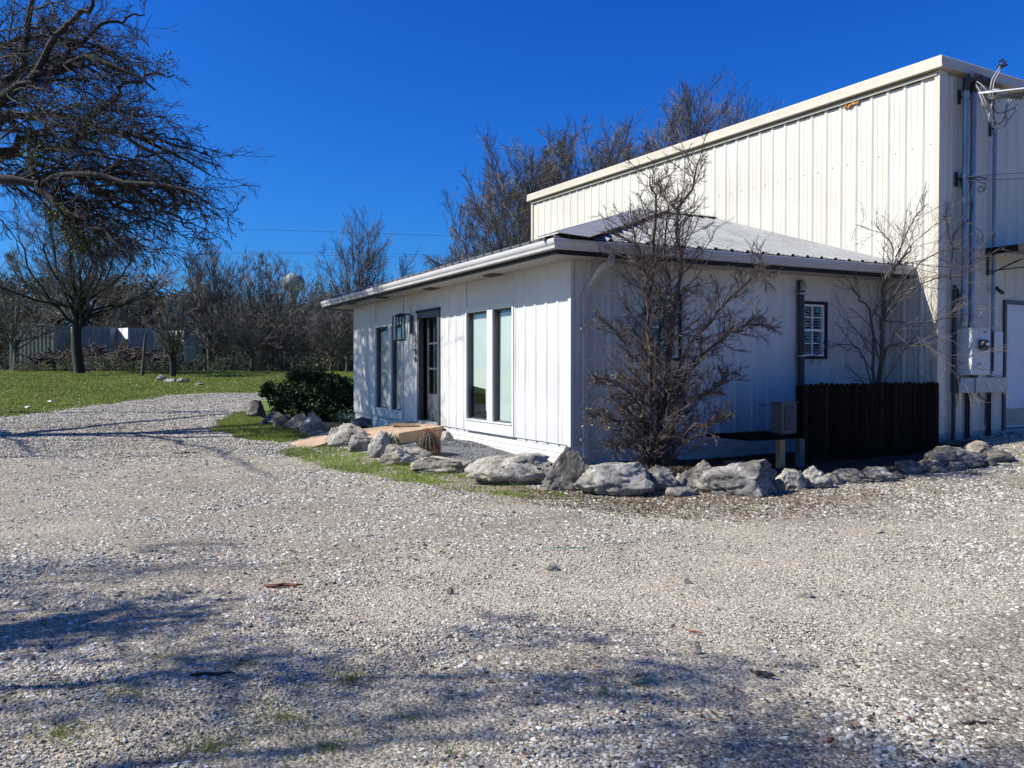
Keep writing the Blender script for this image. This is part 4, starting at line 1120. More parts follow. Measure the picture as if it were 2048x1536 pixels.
# wire trough
t = empty('wire_trough', tuple(D.p(.9, 0, .5)), label='long horizontal galvanised wire trough below the meter cabinet', cat='wire trough')
g0 = D.hit(1921, 770, .16)[0]; g1 = D.hit(1952, 770, .17)[0]; g2 = D.hit(2014.5, 770, .17)[0]; gzt = D.z(1952, 755, .17); gzb = D.z(1952, 785.5, .17)
mb = MB(); mb.wbox(D, g0, g1-.002, .035, .155, gzb, gzt-.004); mb.build('body', M['conduit'], t)
mb = MB(); mb.wbox(D, g1, g2, .035, .17, gzb, gzt); mb.build('cover', M['galv'], t, bevel=.003)
mb = MB(); mb.wbox(D, m1-.1, m1+.04, .08, .16, gzt+.001, gzt+.09); mb.build('hub', M['galv'], t)
mb = MB(); mb.wbox(D, g1+.33, g1+.36, .171, .18, gzb+.09, gzb+.15); mb.build('latch', M['white_plastic'], t)
for px, lb in ((1935.5, 'left of the two dark steel posts under the wire trough'), (1978, 'right of the two dark steel posts under the wire trough')):
    u = D.hit(px, 820, .07)[0]; q = D.p(u, .07, 0); mb = MB()
    for (x0, x1, d0, d1) in ((-.032, .032, .04, .048), (-.032, -.024, .048, .09), (.024, .032, .048, .09)): mb.wbox(D, u+x0, u+x1, d0, d1, float(gz(q.x, q.y))-.1, gzb-.003)
    tag(mb.build('steel_post', M['dark_metal']), lb, 'post')
u = D.hit(1904, 760, .05)[0]; q = D.p(u, .05, 0)
t = empty('conduit', tuple(q), label='tall dark pipe beside the warehouse corner running down to the ground', cat='conduit')
mb = MB(); mb.tube([D.p(u, .08, float(gz(q.x, q.y))-.15), D.p(u, .08, D.z(1903, 570, .05))], .034, 10); mb.build('pipe', M['dark_metal'], t)
for yy in (665, 752): 
    zz = D.z(1904, yy, .05); mb = MB(); mb.tube([D.p(u, .08, zz-.03), D.p(u, .08, zz+.03)], .043, 10); mb.build('coupling', M['dark_metal'], t)
cable('ground_wire', [dp(1957,786,.12), dp(1958,792,.12), dp(1967,797,.1), dp(1971,805,.08), dp(1971,825,.07), dp(1969,850,.06)], .011, 'cable_black', 'short bent black pipe hanging below the wire trough')
cable('ground_wire', [dp(1921,760,.1), dp(1912,768,.08), dp(1916,785,.07), dp(1914,805,.07), dp(1909,820,.07)], .006, 'cable_black', 'thin black wire curving from the wire trough to the corner pipe')
# security camera
t = empty('security_camera', tuple(dp(1992, 577, .05)), label='small black security camera above the service door', cat='camera')
mb = MB(); mb.tube([dp(1992,576,.03), dp(1994,577,.07)], .035, 10); mb.build('base', M['dark_metal'], t)
mb = MB(); mb.tube([dp(1994,577,.06), dp(1997,580,.10)], .014, 8); mb.build('arm', M['dark_metal'], t)
mb = MB(); p = dp(1997,580,.10); q = dp(2004,585,.24); mb.tube([p, q], [.03, .036], 8); mb.build('housing', M['dark_metal'], t)
# flat awning over the service door
t = empty('awning', tuple(dp(1990, 500, .1)), label='flat metal awning with a dark frame over the service door', cat='awning')
az = D.z(1975, 497, .05); a0 = D.hit(1974, 500, .05)[0]
mb = MB(); mb.wbox(D, a0, a0+1.9, .04, .95, az-.03, az-.015); mb.build('roof', M['roof_metal'], t)
mb = MB(); mb.wbox(D, a0-.02, a0, .04, .97, az-.11, az+.005); mb.wbox(D, a0, a0+1.9, .95, .97, az-.11, az+.004); mb.build('edge', M['black_paint'], t)
mb = MB(); mb.tube([D.p(a0+.03, .05, az-.02), D.p(a0+.03, .05, D.z(1968, 550, .05))], .022, 6); mb.tube([D.p(a0+.03, .06, D.z(1968, 548, .05)), D.p(a0+.03, .93, az-.12)], .012, 6); mb.tube([D.p(a0+.06, .06, D.z(1968, 541, .05)), D.p(a0+1.9, .80, az-.14)], .012, 6); mb.build('brace', M['dark_metal'], t)

# ------------------------------------------------------------------ fence, outdoor unit, deck
def onbed(x, y): return float(gz(x, y))
fn = empty('picket_fence', tuple(B.p(3.2, 1.25, .2)), label='dark stained dog-ear picket fence in the shade between office and warehouse', cat='fence')
_m = M['dark_wood'].copy(); M['picket_wood'] = _m; _n = _m.node_tree.nodes; _l = _m.node_tree.links
_oi = _n.new('ShaderNodeObjectInfo'); _r = ramp(_n, _l, _oi.outputs['Random'], [(0, (.8, .75, .7)), (.5, (1.5, 1.35, 1.2)), (1, (2.6, 2.2, 1.9))])
_b = _n['Principled BSDF']; _src = _b.inputs['Base Color'].links[0].from_socket; _l.new(mix(_n, _l, 1.0, _src, _r.outputs[0], 'MULTIPLY'), _b.inputs['Base Color'])
FW = Wall((B.p(0, 1.25, 0).x, B.p(0, 1.25, 0).y), dB, -dA)
f0 = FW.u(1605.5); f1 = FW.u(1878)
fz = 1.345; npk = int((f1-f0)/.105); fr_ = random.Random(8)
for k in range(npk):
    u = f0+k*(f1-f0)/npk; wd = .093; z1 = fz+fr_.uniform(-.012, .012); tl = fr_.uniform(-.004, .004)
    mb = MB(); A_ = []; B_ = []
    for (x, z) in ((0, .22), (wd, .22), (wd, z1-.035), (wd-.022, z1), (.022, z1), (0, z1-.035)):
        A_.append(FW.p(u+x+tl*z, .0, z)); B_.append(FW.p(u+x+tl*z, .018, z))
    mb.prism(None, A_, B_); mb.build('picket', M['picket_wood'], fn)
for z in (.4, 1.1):
    mb = MB(); mb.wbox(FW, f0, f1, -.05, -.004, z, z+.085); mb.build('rail', M['dark_wood'], fn)
mb = MB(); q = FW.p(f0+.02, -.05, 0); mb.wbox(FW, f0-.02, f0+.07, -.11, -.06, onbed(q.x, q.y)-.1, fz-.03); mb.build('post', M['dark_wood'], fn)
# deck under the unit
SW = FW
dk = empty('equipment_platform', tuple(SW.p(f0-.4, -.2, .2)), label='low dark timber platform under the air conditioning unit', cat='platform')
k0 = FW.u(1500); kz = FW.z(1560, 874)
mb = MB()
for j in range(7): mb.wbox(FW, k0, f0+.25, -.95+j*.14, -.95+j*.14+.125, kz-.035, kz)
mb.build('deck', M['dark_wood'], dk)
for px, mt_, lb in ((1561.5, 'post_wood', 'sunlit orange timber leg'), (1600.5, 'grey_wood', 'weathered grey leg')):
    u = FW.hit(px, 900, .0)[0]; q = FW.p(u, .0, 0); mb = MB(); mb.wbox(FW, u-.045, u+.045, -.05, .04, onbed(q.x, q.y)-.1, kz-.037); tag(mb.build('leg', M[mt_], dk), lb)
M['unit_grey'] = simple('unit_grey', (.11, .11, .112), .6, 0, .1, 5)
ac = empty('air_conditioner', tuple(FW.p(f0-.2, -.2, kz)), label='slim white outdoor air conditioning unit on the dark platform', cat='air conditioner')
x0 = FW.hit(1562, 850, -.08)[0]; x1 = x0+.29; az1 = FW.z(1560, 807, -.08)
mb = MB()
mb.wbox(FW, x0, x1, -.28, -.06, kz+.03, az1); mb.build('casing', M['unit_grey'], ac, bevel=.01)
mb = MB(); mb.wbox(FW, x0-.012, x1+.012, -.295, -.045, az1, az1+.018); mb.build('lid', M['unit_grey'], ac)
mb = MB(); mb.wbox(FW, x0+.045, x0+.20, -.058, -.052, kz+.08, az1-.03)
mb.build('grille', M['dark_metal'], ac)
mb = MB()
for k in range(12): z = kz+.1+k*(az1-kz-.16)/12; mb.wbox(FW, x0+.045, x0+.20, -.052, -.047, z, z+.008)
mb.build('fin', M['charcoal'], ac)
mb = MB(); mb.wbox(FW, x0+.02, x1-.02, -.2, -.14, kz+.001, kz+.029); mb.wbox(FW, x0+.02, x1-.02, -.26, -.21, kz+.001, kz+.029); mb.build('foot', M['dark_metal'], ac)
cable('power_whip', [B.p(B.u(1512), .05, B.z(1512, 808)), B.p(B.u(1512)+.1, .12, B.z(1512, 809)-.01), FW.p(x0, -.3, az1-.02)], .006, 'cable_black', 'thin cable strung from the shaded wall to the air conditioning unit')

# ------------------------------------------------------------------ porch path and doormat
zq = .478
P = {}
def onz(px, py, z): d = ray(px, py); t = (z-EYE)/d.z; q = Vector((0, 0, EYE))+d*t; return Vector((q.x, q.y, z))
w0 = A.p(au(887), .0, zq); w1 = A.p(au(836), .0, zq)
top = [A.p(au(889), .036, zq), onz(799, 866, .455), onz(727, 874.5, .34), onz(660, 884, .22), onz(607, 898.5, .12), onz(579, 886, .14), onz(655, 863, .27), onz(730, 857, .35), onz(809, 844.5, .455), A.p(au(835), .036, zq)]
mb = MB()
low = [Vector((p.x, p.y, p.z-.42)) for p in top]
base = len(mb.v); mb.v += [tuple(p) for p in top]+[tuple(p) for p in low]; n_ = len(top)
strips = [(0, 1, 8, 9), (1, 2, 7, 8), (2, 3, 6, 7), (3, 4, 5, 6)]
for s_ in strips: mb.f.append(s_)
for i in range(n_): j = (i+1) % n_; mb.f.append((i, j, n_+j, n_+i))
pth_ = tag(mb.build('porch_path', M['tan_concrete']), 'tan concrete path sloping up to the raised porch at the door', 'path', kind='structure')
mb = MB()
cm = (top[0]+top[9])/2 + A.N*.62; 
def mat_z(q): return .482
mp_ = []
for k in range(15):
    a_ = math.pi*k/14; mp_.append(Vector((cm.x, cm.y, 0))+A.U*(.52*math.cos(a_))+A.N*(.38*math.sin(a_)-.25))
def slabz(q):
    t = max(0, min(1, (Vector((q.x, q.y, 0))-Vector((top[0].x, top[0].y, 0))).dot(A.N)/1.25)); return zq-(zq-.455)*t
Ap = [Vector((q.x, q.y, slabz(q)+.016)) for q in mp_]; Bp = [Vector((q.x, q.y, slabz(q)+.002)) for q in mp_]
mb.prism(None, Ap, Bp); tag(mb.build('doormat', M['doormat']), 'brown half-round doormat on the porch in front of the grey door', 'doormat')
# ------------------------------------------------------------------ boulders
def rock(x0, x1, ytop, ybase, mat, label, seed, depth=.75, lean=0.0, tip=0.0, flat=1.0, group=None, cuts=7, rough=1.0):
    r_ = np.random.default_rng(seed)
    g = G((x0+x1)/2, ybase)
    W_ = (x1-x0)*1.27/FPX*g.y; dp_ = W_*depth; top = at((x0+x1)/2, ytop, g.y+dp_*.35).z
    H = max((top-float(gz(g.x, g.y+dp_*.4)))*1.12, .05)
    bm = bmesh.new(); bmesh.ops.create_icosphere(bm, subdivisions=5 if x1-x0 > 60 else 4, radius=1)
    V_ = np.array([v.co[:] for v in bm.verts])
    # rough block: superellipse then random plane cuts
    p = np.sign(V_)*np.abs(V_)**.78
    p /= np.abs(p).max()
    for k in range(cuts+6):
        n3 = r_.normal(size=3); n3[2] = abs(n3[2])*.8; n3 /= np.linalg.norm(n3); d = r_.uniform(.56, .90)
        e = p@n3-d; m_ = e > 0; p[m_] -= np.outer(e[m_], n3)
    off = r_.uniform(0, 50, 3)
    nz = np.array([mnoise.fractal(Vector(v*1.6+off), 1.0, 2.0, 5) for v in p])
    nz2 = np.array([mnoise.fractal(Vector(v*5+off), .8, 2.2, 4) for v in p])
    rid = np.array([abs(mnoise.noise(Vector(v*np.array([2.2, 2.2, 3.4])+off))) for v in p])
    p = p*(1+rough*(.15*nz+.085*nz2-.30*np.clip(.16-rid, 0, 1)))[:, None]
    for ax in (0, 1, 2): p[:, ax] = (p[:, ax]-p[:, ax].min())/(p[:, ax].max()-p[:, ax].min())*2-1
    p[:, 0] += lean*(p[:, 2])*.5; 
    if tip: p[:, 0] *= (1-tip*(p[:, 2]*.5+.5)); p[:, 1] *= (1-tip*.6*(p[:, 2]*.5+.5))
    p[:, 0] *= W_/2; p[:, 1] *= dp_/2; p[:, 2] = (p[:, 2]*.5+.5)*(H*1.16)-H*.16
    c = np.array([g.x, g.y+dp_*.42, 0]); zb = float(gz(c[0], c[1]))
    p[:, 2] += zb; p[:, :2] += c[:2]
    for v, q in zip(bm.verts, p): v.co = q-np.array([c[0], c[1], zb])
    me = bpy.data.meshes.new('boulder'); bm.to_mesh(me); bm.free()
    me.polygons.foreach_set('use_smooth', [True]*len(me.polygons)); me.materials.append(M[mat])
    o = bpy.data.objects.new('boulder', me); COL.objects.link(o); o.location = (c[0], c[1], zb)
    return tag(o, label, 'boulder', group)
RK = [
 (488,526,803,836,'rock_dark','dark pointed boulder at the left end of the leafy shrub bed',1,.8,0,.5),
 (518,582,826,852,'rock_grey','low shaded boulder just under the leafy shrub, left of the pale pointed one',2,.7,0,.2),
 (572,612,829,858,'rock_grey','narrow grey boulder leaning against the pale pointed boulder',3,.7,.3,.3),
 (594,650,827,871,'rock_pale','pale pointed boulder in front of the shrub, beside the tan path',4,.6,-.25,.45),
 (614,648,862,873,'rock_pale','flat white stone at the foot of the pale pointed boulder',5,.8,0,0),
 (702,745,836,857,'rock_grey','flat grey rock under the far windows behind the agave',6,.8,0,.1),
 (652,735,851,895,'rock_pale','big pale rounded boulder between the tan path and the near agave',7,.75,.0,.15),
 (692,722,867,893,'rock_pale','small wedge rock leaning on the big pale rounded boulder',8,.6,.2,.3),
 (698,745,873,906,'rock_grey','blocky flat-topped rock left of the upright stone slab',9,.7,0,0),
 (739,776,866,912,'rock_pale','upright square stone slab in front of the near agave',10,.45,.1,.05),
 (738,768,886,918,'rock_pale','small stone at the foot of the upright slab',11,.7,0,.2),
 (760,842,892,932,'rock_pale','pale cracked boulder left of the barrel cactus',12,.6,0,.15),
 (815,862,897,922,'rock_grey','half buried rock touching the barrel cactus',13,.7,0,.2),
 (824,946,916,949,'rock_pale','long low flat boulder right of the barrel cactus',14,.6,0,.1),
 (945,1112,913,974,'rock_pale','widest flat-topped boulder, just left of the tilted slab at the corner',15,.55,0,.05),
 (1092,1184,902,985,'rock_grey','tall tilted grey slab with wavy grain at the office corner',16,.4,.45,.45),
 (881,906,864,884,'rock_pale','white triangular stone against the wall beside the porch',17,.6,-.2,.4),
 (1162,1302,932,997,'rock_pale','large pale boulder just right of the tilted slab',18,.7,0,.12),
 (1272,1362,936,988,'rock_grey','grey boulder in front of the thorny bush trunk',19,.7,.2,.25),
 (1340,1397,976,998,'rock_grey','small low stone between the two largest boulder groups',20,.8,0,.1),
 (1358,1452,925,985,'rock_grey','large grey boulder left of the widest dark-sided boulder',21,.8,-.1,.2),
 (1418,1568,927,997,'rock_grey','massive two-humped boulder with a deep dark notch',22,.65,.1,.2),
 (1458,1500,921,935,'rock_grey','small flat rock perched behind the massive two-humped boulder',23,.9,0,0),
 (1556,1622,942,982,'rock_grey','brown grey boulder at the right foot of the massive one',24,.7,.1,.3),
 (1606,1668,936,980,'rock_pale','pale rock with a white top, right of the brown grey boulder',25,.7,0,.3),
 (1670,1748,940,970,'rock_grey','low craggy boulder in front of the shaded fence',26,.7,0,.15),
 (1734,1802,936,967,'rock_grey','low wide boulder next to the green weed tuft',27,.7,0,.15),
 (1798,1852,922,952,'rock_dark','dark lumpy rock behind the green weed tuft',28,.8,0,.25),
 (1844,1912,925,949,'rock_dark','dark smooth rock left of the biggest dark boulder',29,.8,0,.15),
 (1872,1992,897,941,'rock_dark','biggest dark boulder, near the warehouse corner',30,.7,-.1,.25),
 (1940,1988,884,908,'rock_pale','white rock lying behind the biggest dark boulder',31,.8,0,.1),
 (1978,2034,899,928,'rock_dark','last dark rock at the right end of the row',32,.8,0,.1),
 (1935,1970,940,954,'rock_grey','small pointed stone in front of the biggest dark boulder',33,.8,0,.5),
 (1874,1906,850,882,'rock_grey','round blue grey boulder in the shade at the warehouse corner',34,.9,0,.1),
 (1896,1935,880,893,'rock_dark','flat shaded rock at the foot of the warehouse corner pipe',35,.8,0,0),
 (1804,1822,950,958,'rock_pale','small white stone beside the green weed tuft',36,.8,0,.3),
 (311,329,750,762,'rock_pale','pale rounded stone left of the small bare lawn tree',37,.8,0,.1),
 (327,347,758,765,'rock_pale','flat stone at the foot of the small bare lawn tree',38,.8,0,0),
 (352,372,757,766,'rock_grey','grey stone right of the small bare lawn tree',39,.8,0,0),
 (388,404,766,771,'rock_pale','flat pale stone alone in the lawn past the bare tree',40,.8,0,0),
]
RK += [
 (1345,1375,950,985,'rock_grey','narrow grey rock filling the gap left of the large grey boulder',41,.8,0,.2),
 (1540,1575,960,990,'rock_dark','dark wedge rock under the right side of the massive boulder',42,.8,.3,.3),
 (1655,1685,948,973,'rock_grey','small grey rock left of the low craggy boulder',43,.8,0,.2),
 (1785,1812,944,962,'rock_dark','small dark rock between the low wide boulder and the dark lumpy one',44,.8,0,.2),
 (1905,1940,925,945,'rock_dark','dark foot stone at the left side of the biggest dark boulder',45,.8,0,.2),
 (1968,1998,915,935,'rock_grey','grey stone wedged between the biggest dark boulder and the last rock',46,.8,0,.2),
 (930,962,925,952,'rock_grey','small grey rock closing the gap left of the widest flat boulder',47,.8,0,.2),
 (1085,1110,940,970,'rock_dark','dark chip tucked between the widest boulder and the tilted slab',48,.8,0,.3),
 (545,590,832,856,'rock_dark','shaded rock behind the low one under the leafy shrub',49,.8,0,.2)]
for a in RK:
    rock(a[0], a[1], a[2], a[3], a[4], a[5], a[6]*13+5, a[7], a[8], a[9])

# scattered bigger loose stones on the drive
fr_ = random.Random(12)
for i, (px, py, s) in enumerate(((1105,1135,22),(1375,1165,18),(1610,1190,24),(1760,1065,18),(900,1185,12),(1395,1305,16))):
    rock(px-s/2, px+s/2, py-s*.35, py+s*.3, 'rock_pale', ['single pale stone on the packed gravel below the widest boulder','pale pointed stone on the packed gravel right of centre','largest loose stone, on the packed gravel at the right','loose stone near the weedy strip on the right','dark little stone at the middle of the drive','white stone on the low gravel ridge'][i], 300+i, .8, cuts=5)

# ------------------------------------------------------------------ bare tree machinery
def nrm(v): return v/np.maximum(np.linalg.norm(v, axis=-1, keepdims=True), 1e-9)
def spawn(P_, R_, m, t0, t1, ang, ratio, n_, wig, trop, rr, rng, taper=.35, lenpow=.55, flat=None, minlen=0):
    N, n0, _ = P_.shape
    L = np.linalg.norm(np.diff(P_, axis=1), axis=2).sum(1)
    t = t0+(t1-t0)*(np.arange(m)[None]+rng.random((N, m)))/m
    pid = np.repeat(np.arange(N), m); t = t.ravel()
    f = t*(n0-1); i = np.minimum(f.astype(int), n0-2); w_ = (f-i)[:, None]
    p = P_[pid, i]*(1-w_)+P_[pid, i+1]*w_; tan = nrm(P_[pid, i+1]-P_[pid, i])
    r0 = (R_[pid, i]*(1-w_[:, 0])+R_[pid, i+1]*w_[:, 0])*rr
    q = rng.normal(size=p.shape); q = nrm(q-tan*(q*tan).sum(1)[:, None])
    a = ang*rng.uniform(.6, 1.3, len(t))
    d = nrm(tan*np.cos(a)[:, None]+q*np.sin(a)[:, None])
    if flat is not None: d = nrm(d*np.array([1, 1, flat]))
    ln = L[pid]*ratio*(1-lenpow*t)*rng.uniform(.6, 1.3, len(t))
    out = np.empty((len(t), n_, 3)); out[:, 0] = p
    step = ln/(n_-1); tr_ = np.array(trop)
    for k in range(1, n_):
        d = nrm(d+rng.normal(size=d.shape)*wig+tr_); p = p+d*step[:, None]; out[:, k] = p
    rad = r0[:, None]*np.linspace(1, taper, n_)[None]
    if minlen:
        ok = ln > minlen; out, rad = out[ok], rad[ok]
    return out, rad
def tubes(parts, k):
    Vs, Fs, off = [], [], 0
    for P_, R_ in parts:
        N, n_, _ = P_.shape
        if N == 0: continue
        T = np.empty_like(P_); T[:, 1:-1] = P_[:, 2:]-P_[:, :-2]; T[:, 0] = P_[:, 1]-P_[:, 0]; T[:, -1] = P_[:, -1]-P_[:, -2]
        T = nrm(T); ref = np.zeros((N, 1, 3)); ov = nrm(P_[:, -1]-P_[:, 0])
        ref[:, 0] = np.where(np.abs(ov[:, 2:3]) < .8, np.array([[0, 0, 1.]]), np.array([[1., 0, 0]]))
        U_ = nrm(np.cross(T, ref)); W_ = np.cross(T, U_)
        a = 2*math.pi*np.arange(k)/k
        v = P_[:, :, None]+R_[:, :, None, None]*(np.cos(a)[None, None, :, None]*U_[:, :, None]+np.sin(a)[None, None, :, None]*W_[:, :, None])
        ii = np.arange(N*n_*k).reshape(N, n_, k)
        f = np.stack([ii[:, :-1], np.roll(ii[:, :-1], -1, 2), np.roll(ii[:, 1:], -1, 2), ii[:, 1:]], -1).reshape(-1, 4)+off
        Vs.append(v.reshape(-1, 3)); Fs.append(f); off += N*n_*k
    return np.concatenate(Vs), np.concatenate(Fs)
def one(pts, r0, r1, n_=14, rng=None, wob=0):
    c = catmull(pts, 6); ts = np.linspace(0, len(c)-1, n_); a = np.array([c[min(int(round(t)), len(c)-1)][:] for t in ts])
    if rng is not None and wob: a[1:-1] += rng.normal(size=(n_-2, 3))*wob
    return a[None], np.linspace(1, 0, n_)[None]**.8*(r0-r1)+r1
def cat(*l): return [x for x in l]
def clumps(C_, n_each, rad, size, colr, rng):
    C_ = np.repeat(np.asarray(C_), n_each, 0); d = nrm(rng.normal(size=C_.shape))*(rng.random((len(C_), 1))**.45)*rad
    c = np.asarray(colr)[None]*rng.uniform(.55, 1.35, (len(C_), 1))
    return leafquads(C_+d, size*rng.uniform(.6, 1.2, len(C_)), rng, c)
def place(o, loc): o.location = loc; return o

# ---- the big oak whose crown hangs in from the left
KO = 1.27
def P3(px, py, Y): return at(px, py, Y*KO)
def V3(x, y, z): return Vector((x*KO, y*KO, EYE+(z-EYE)*KO))
rngo = np.random.default_rng(21)
tb = Vector((-12.4*KO, 13.5*KO, float(gz(-12.4*KO, 13.5*KO))-.2)); fork = V3(-11.9, 13.6, 3.6); fork2 = V3(-11.5, 13.8, 5.0)
oak = empty('oak_tree', tuple(tb), label='huge bare oak whose twiggy crown and mistletoe hang in from the left edge', cat='tree')
limbs0 = 0
trunk = [one([tb, tb+Vector((.1, 0, 1.6)), fork, fork2], .52, .34, 12)]
limbs = []
def limb(pts, r0, r1=.03): limbs.append(one(pts, r0, r1, 16, rngo, .05))
limb([fork, P3(-120, 345, 13.2), P3(10, 365, 13), P3(80, 372, 13), P3(130, 348, 13), P3(230, 358, 12.8), P3(330, 372, 12.6), P3(410, 395, 12.4)], .15, .015)
limb([fork, P3(-110, 330, 14.5), P3(10, 300, 14.6), P3(50, 272, 14.8), P3(120, 305, 15), P3(165, 270, 15.2), P3(220, 262, 15.4), P3(330, 300, 15.6), P3(420, 350, 15.8)], .17, .025)
limb([fork2, P3(-80, 240, 13.8), P3(0, 205, 13.6), P3(45, 168, 13.6), P3(105, 145, 13.6), P3(160, 120, 13.5), P3(240, 135, 13.4), P3(310, 180, 13.3)], .18, .025)
limb([fork2, P3(-60, 190, 14.5), P3(20, 158, 14.6), P3(50, 120, 14.7), P3(52, 50, 14.8), P3(70, -40, 15), P3(110, -110, 15)], .18, .03)
limb([P3(330, 372, 12.6), P3(380, 400, 12.8), P3(430, 440, 13)], .04, .01)
limb([P3(250, 360, 12.8), P3(310, 410, 13.2), P3(370, 450, 13.5), P3(410, 480, 13.6)], .05, .01)
limb([P3(220, 262, 15.4), P3(300, 275, 14.6), P3(390, 300, 14.2), P3(440, 330, 14)], .06, .01)
limb([P3(75, 372, 13), P3(115, 415, 12.9), P3(190, 455, 12.7), P3(240, 500, 12.5)], .09, .015)
limb([P3(75, 372, 13), P3(60, 330, 13.4), P3(70, 280, 13.8), P3(95, 240, 14)], .08, .015)
limb([P3(150, 350, 13), P3(210, 395, 13.5), P3(280, 430, 14), P3(340, 470, 14.3)], .08, .012)
limb([P3(60, 160, 13.6), P3(130, 55, 13.2), P3(180, 10, 13), P3(250, -60, 12.8)], .10, .02)
limb([P3(105, 145, 13.6), P3(150, 90, 14.2), P3(230, 40, 14.6), P3(290, 30, 15)], .09, .015)
limb([P3(160, 265, 15.2), P3(230, 190, 15.8), P3(300, 150, 16.2), P3(350, 150, 16.5)], .09, .015)
limb([fork2, P3(-60, 260, 16.5), P3(60, 230, 18.5), P3(200, 250, 19), P3(310, 310, 19.5), P3(380, 370, 20)], .18, .02)
limb([fork2, P3(-60, 120, 17), P3(60, 80, 18.5), P3(180, 90, 19), P3(280, 150, 19.5)], .16, .02)
# limbs that leave the picture: towards the camera, away and up
limb([fork, V3(-12.6, 12.0, 5.2), V3(-13.2, 10.8, 6.4), V3(-13.6, 9.8, 7.2)], .07, .02)
limb([fork2, V3(-12.5, 11.5, 7.5), V3(-13, 9.5, 9), V3(-12.5, 7.5, 9.5)], .09, .02)
limb([fork2, V3(-11.5, 14.5, 8.5), V3(-10, 15, 11), V3(-8.5, 15, 12.5)], .22, .03)
limb([fork, V3(-14.5, 14, 5.5), V3(-17, 14.5, 7), V3(-19, 15, 7)], .2, .03)
limb([fork, V3(-13, 16, 5.5), V3(-13, 19, 7), V3(-12, 22, 7.5)], .2, .03)
LP = np.concatenate([x[0] for x in limbs]); LR = np.concatenate([x[1] for x in limbs])
LR = LR*.74
# long sweeping secondary branches that fan out to the edge of the crown and droop
crown = [(165,-40),(230,60),(290,125),(350,200),(420,265),(475,315),(488,360),(485,430),(440,485),(380,470),(350,530),(270,555),(210,560),(150,550),(90,520),(20,490),(-20,300),(-20,-40)]
arcs = []
NL = len(limbs)-5
fr_ = random.Random(99)
tries = 0
while len(arcs) < 108 and tries < 5000:
    tries += 1
    ex_, ey_ = fr_.uniform(30, 490), fr_.uniform(-40, 555)
    if not inside(crown, np.array([ex_]), np.array([ey_]))[0]: continue
    if ex_ < 190 and fr_.random() < .4: continue
    if ey_ < 330 and ex_ > 150 and fr_.random() < .5: continue
    li = fr_.randrange(NL); q = limbs[li][0][0]
    sx, sy = ex_-fr_.uniform(120, 230), ey_-fr_.uniform(-10, 90)
    # nearest point of any limb to the wished start
    best = None
    for L_ in limbs[:-5]:
        for k in range(2, 15):
            p_ = L_[0][0][k]; d_ = p_-np.array([0, 0, EYE]); px_ = 1024+FPX*d_[0]/d_[1]; py_ = 738-FPX*d_[2]/d_[1]
            dd2 = (px_-sx)**2+(py_-sy)**2*1.4
            if best is None or dd2 < best[0]: best = (dd2, p_, px_, py_, L_[1][0][k])
    _, p_, px_, py_, rr_ = best
    if math.hypot(ex_-px_, ey_-py_) < 60 or ex_ < px_-20: continue
    Ye = fr_.uniform(12.6, 16.0) if ex_ < 360 else fr_.uniform(13.4, 15.6); Ys = p_[1]/KO
    m1x, m1y = px_*.66+ex_*.34, py_*.66+ey_*.34-fr_.uniform(8, 34); m2x, m2y = px_*.3+ex_*.7, py_*.3+ey_*.7-fr_.uniform(4, 24)
    arcs.append(one([Vector(p_), P3(m1x, m1y, Ys*.66+Ye*.34), P3(m2x, m2y, Ys*.3+Ye*.7), P3(ex_, ey_, Ye)], min(rr_*.5, .032), .006, 16, rngo, .03))
AP = np.concatenate([x[0] for x in arcs]); AR = np.concatenate([x[1] for x in arcs])
la = spawn(LP, LR, 6, .12, 1.0, .9, .22, 10, .12, (.01, 0, -.01), .34, rngo, .25, .45)
aa = spawn(AP, AR, 9, .08, 1.0, .70, .30, 10, .09, (.01, 0, -.022), .50, rngo, .3, .40)
b1 = (np.concatenate([la[0], aa[0]]), np.concatenate([la[1], aa[1]]))
b2 = spawn(*b1, 6, .08, 1.0, .68, .48, 8, .09, (.01, 0, -.045), .55, rngo, .35, .40)
b3 = spawn(*b2, 4, .12, 1.0, .52, .50, 5, .09, (.01, 0, -.04), .60, rngo, .4, .4)
LP = np.concatenate([LP, AP]); LR = np.concatenate([LR, AR])
b4 = spawn(*b3, 2, .2, 1.0, .55, .55, 4, .14, (.01, 0, -.02), .65, rngo, .5, .3)
def clampr(b, lo): return (b[0], np.maximum(b[1], lo))
v, f = tubes(trunk+[(LP, LR)], 9); np_mesh('trunk', v, f, M['bark_dark'], oak, True)
v, f = tubes([clampr(b1, .0065), clampr(b2, .0042)], 5); np_mesh('branches', v, f, M['bark_dark'], oak, True)
v, f = tubes([clampr(b3, .0034), clampr(b4, .0027)], 3); np_mesh('crown', v, f, M['twig'], oak, False)
print('oak twigs', len(b3[0]), len(b4[0]))
mc = [P3(235, 130, 14), P3(205, 260, 13), P3(215, 245, 13.2), P3(240, 150, 14.2), P3(330, 125, 13.6), P3(65, 320, 13), P3(75, 335, 13.2), P3(110, 420, 12.8), P3(125, 440, 12.8), P3(140, 465, 12.9), P3(150, 480, 12.7), P3(30, 30, 14), P3(20, 340, 13.5), P3(165, 495, 12.8), P3(70, 290, 13.2)]
v, f, c = clumps([tuple(p) for p in mc], 170, .30, .030, (.05, .07, .022), rngo)
np_mesh('mistletoe', v, f, M['leaf'], oak, False, c)
# leafy tips
tips = b3[0][:, -1]; sel = (tips[:, 0] > -9) & (rngo.random(len(tips)) < .004)
v, f, c = clumps(tips[sel], 4, .08, .02, (.10, .10, .04), rngo); np_mesh('leaves', v, f, M['leaf'], oak, False, c)

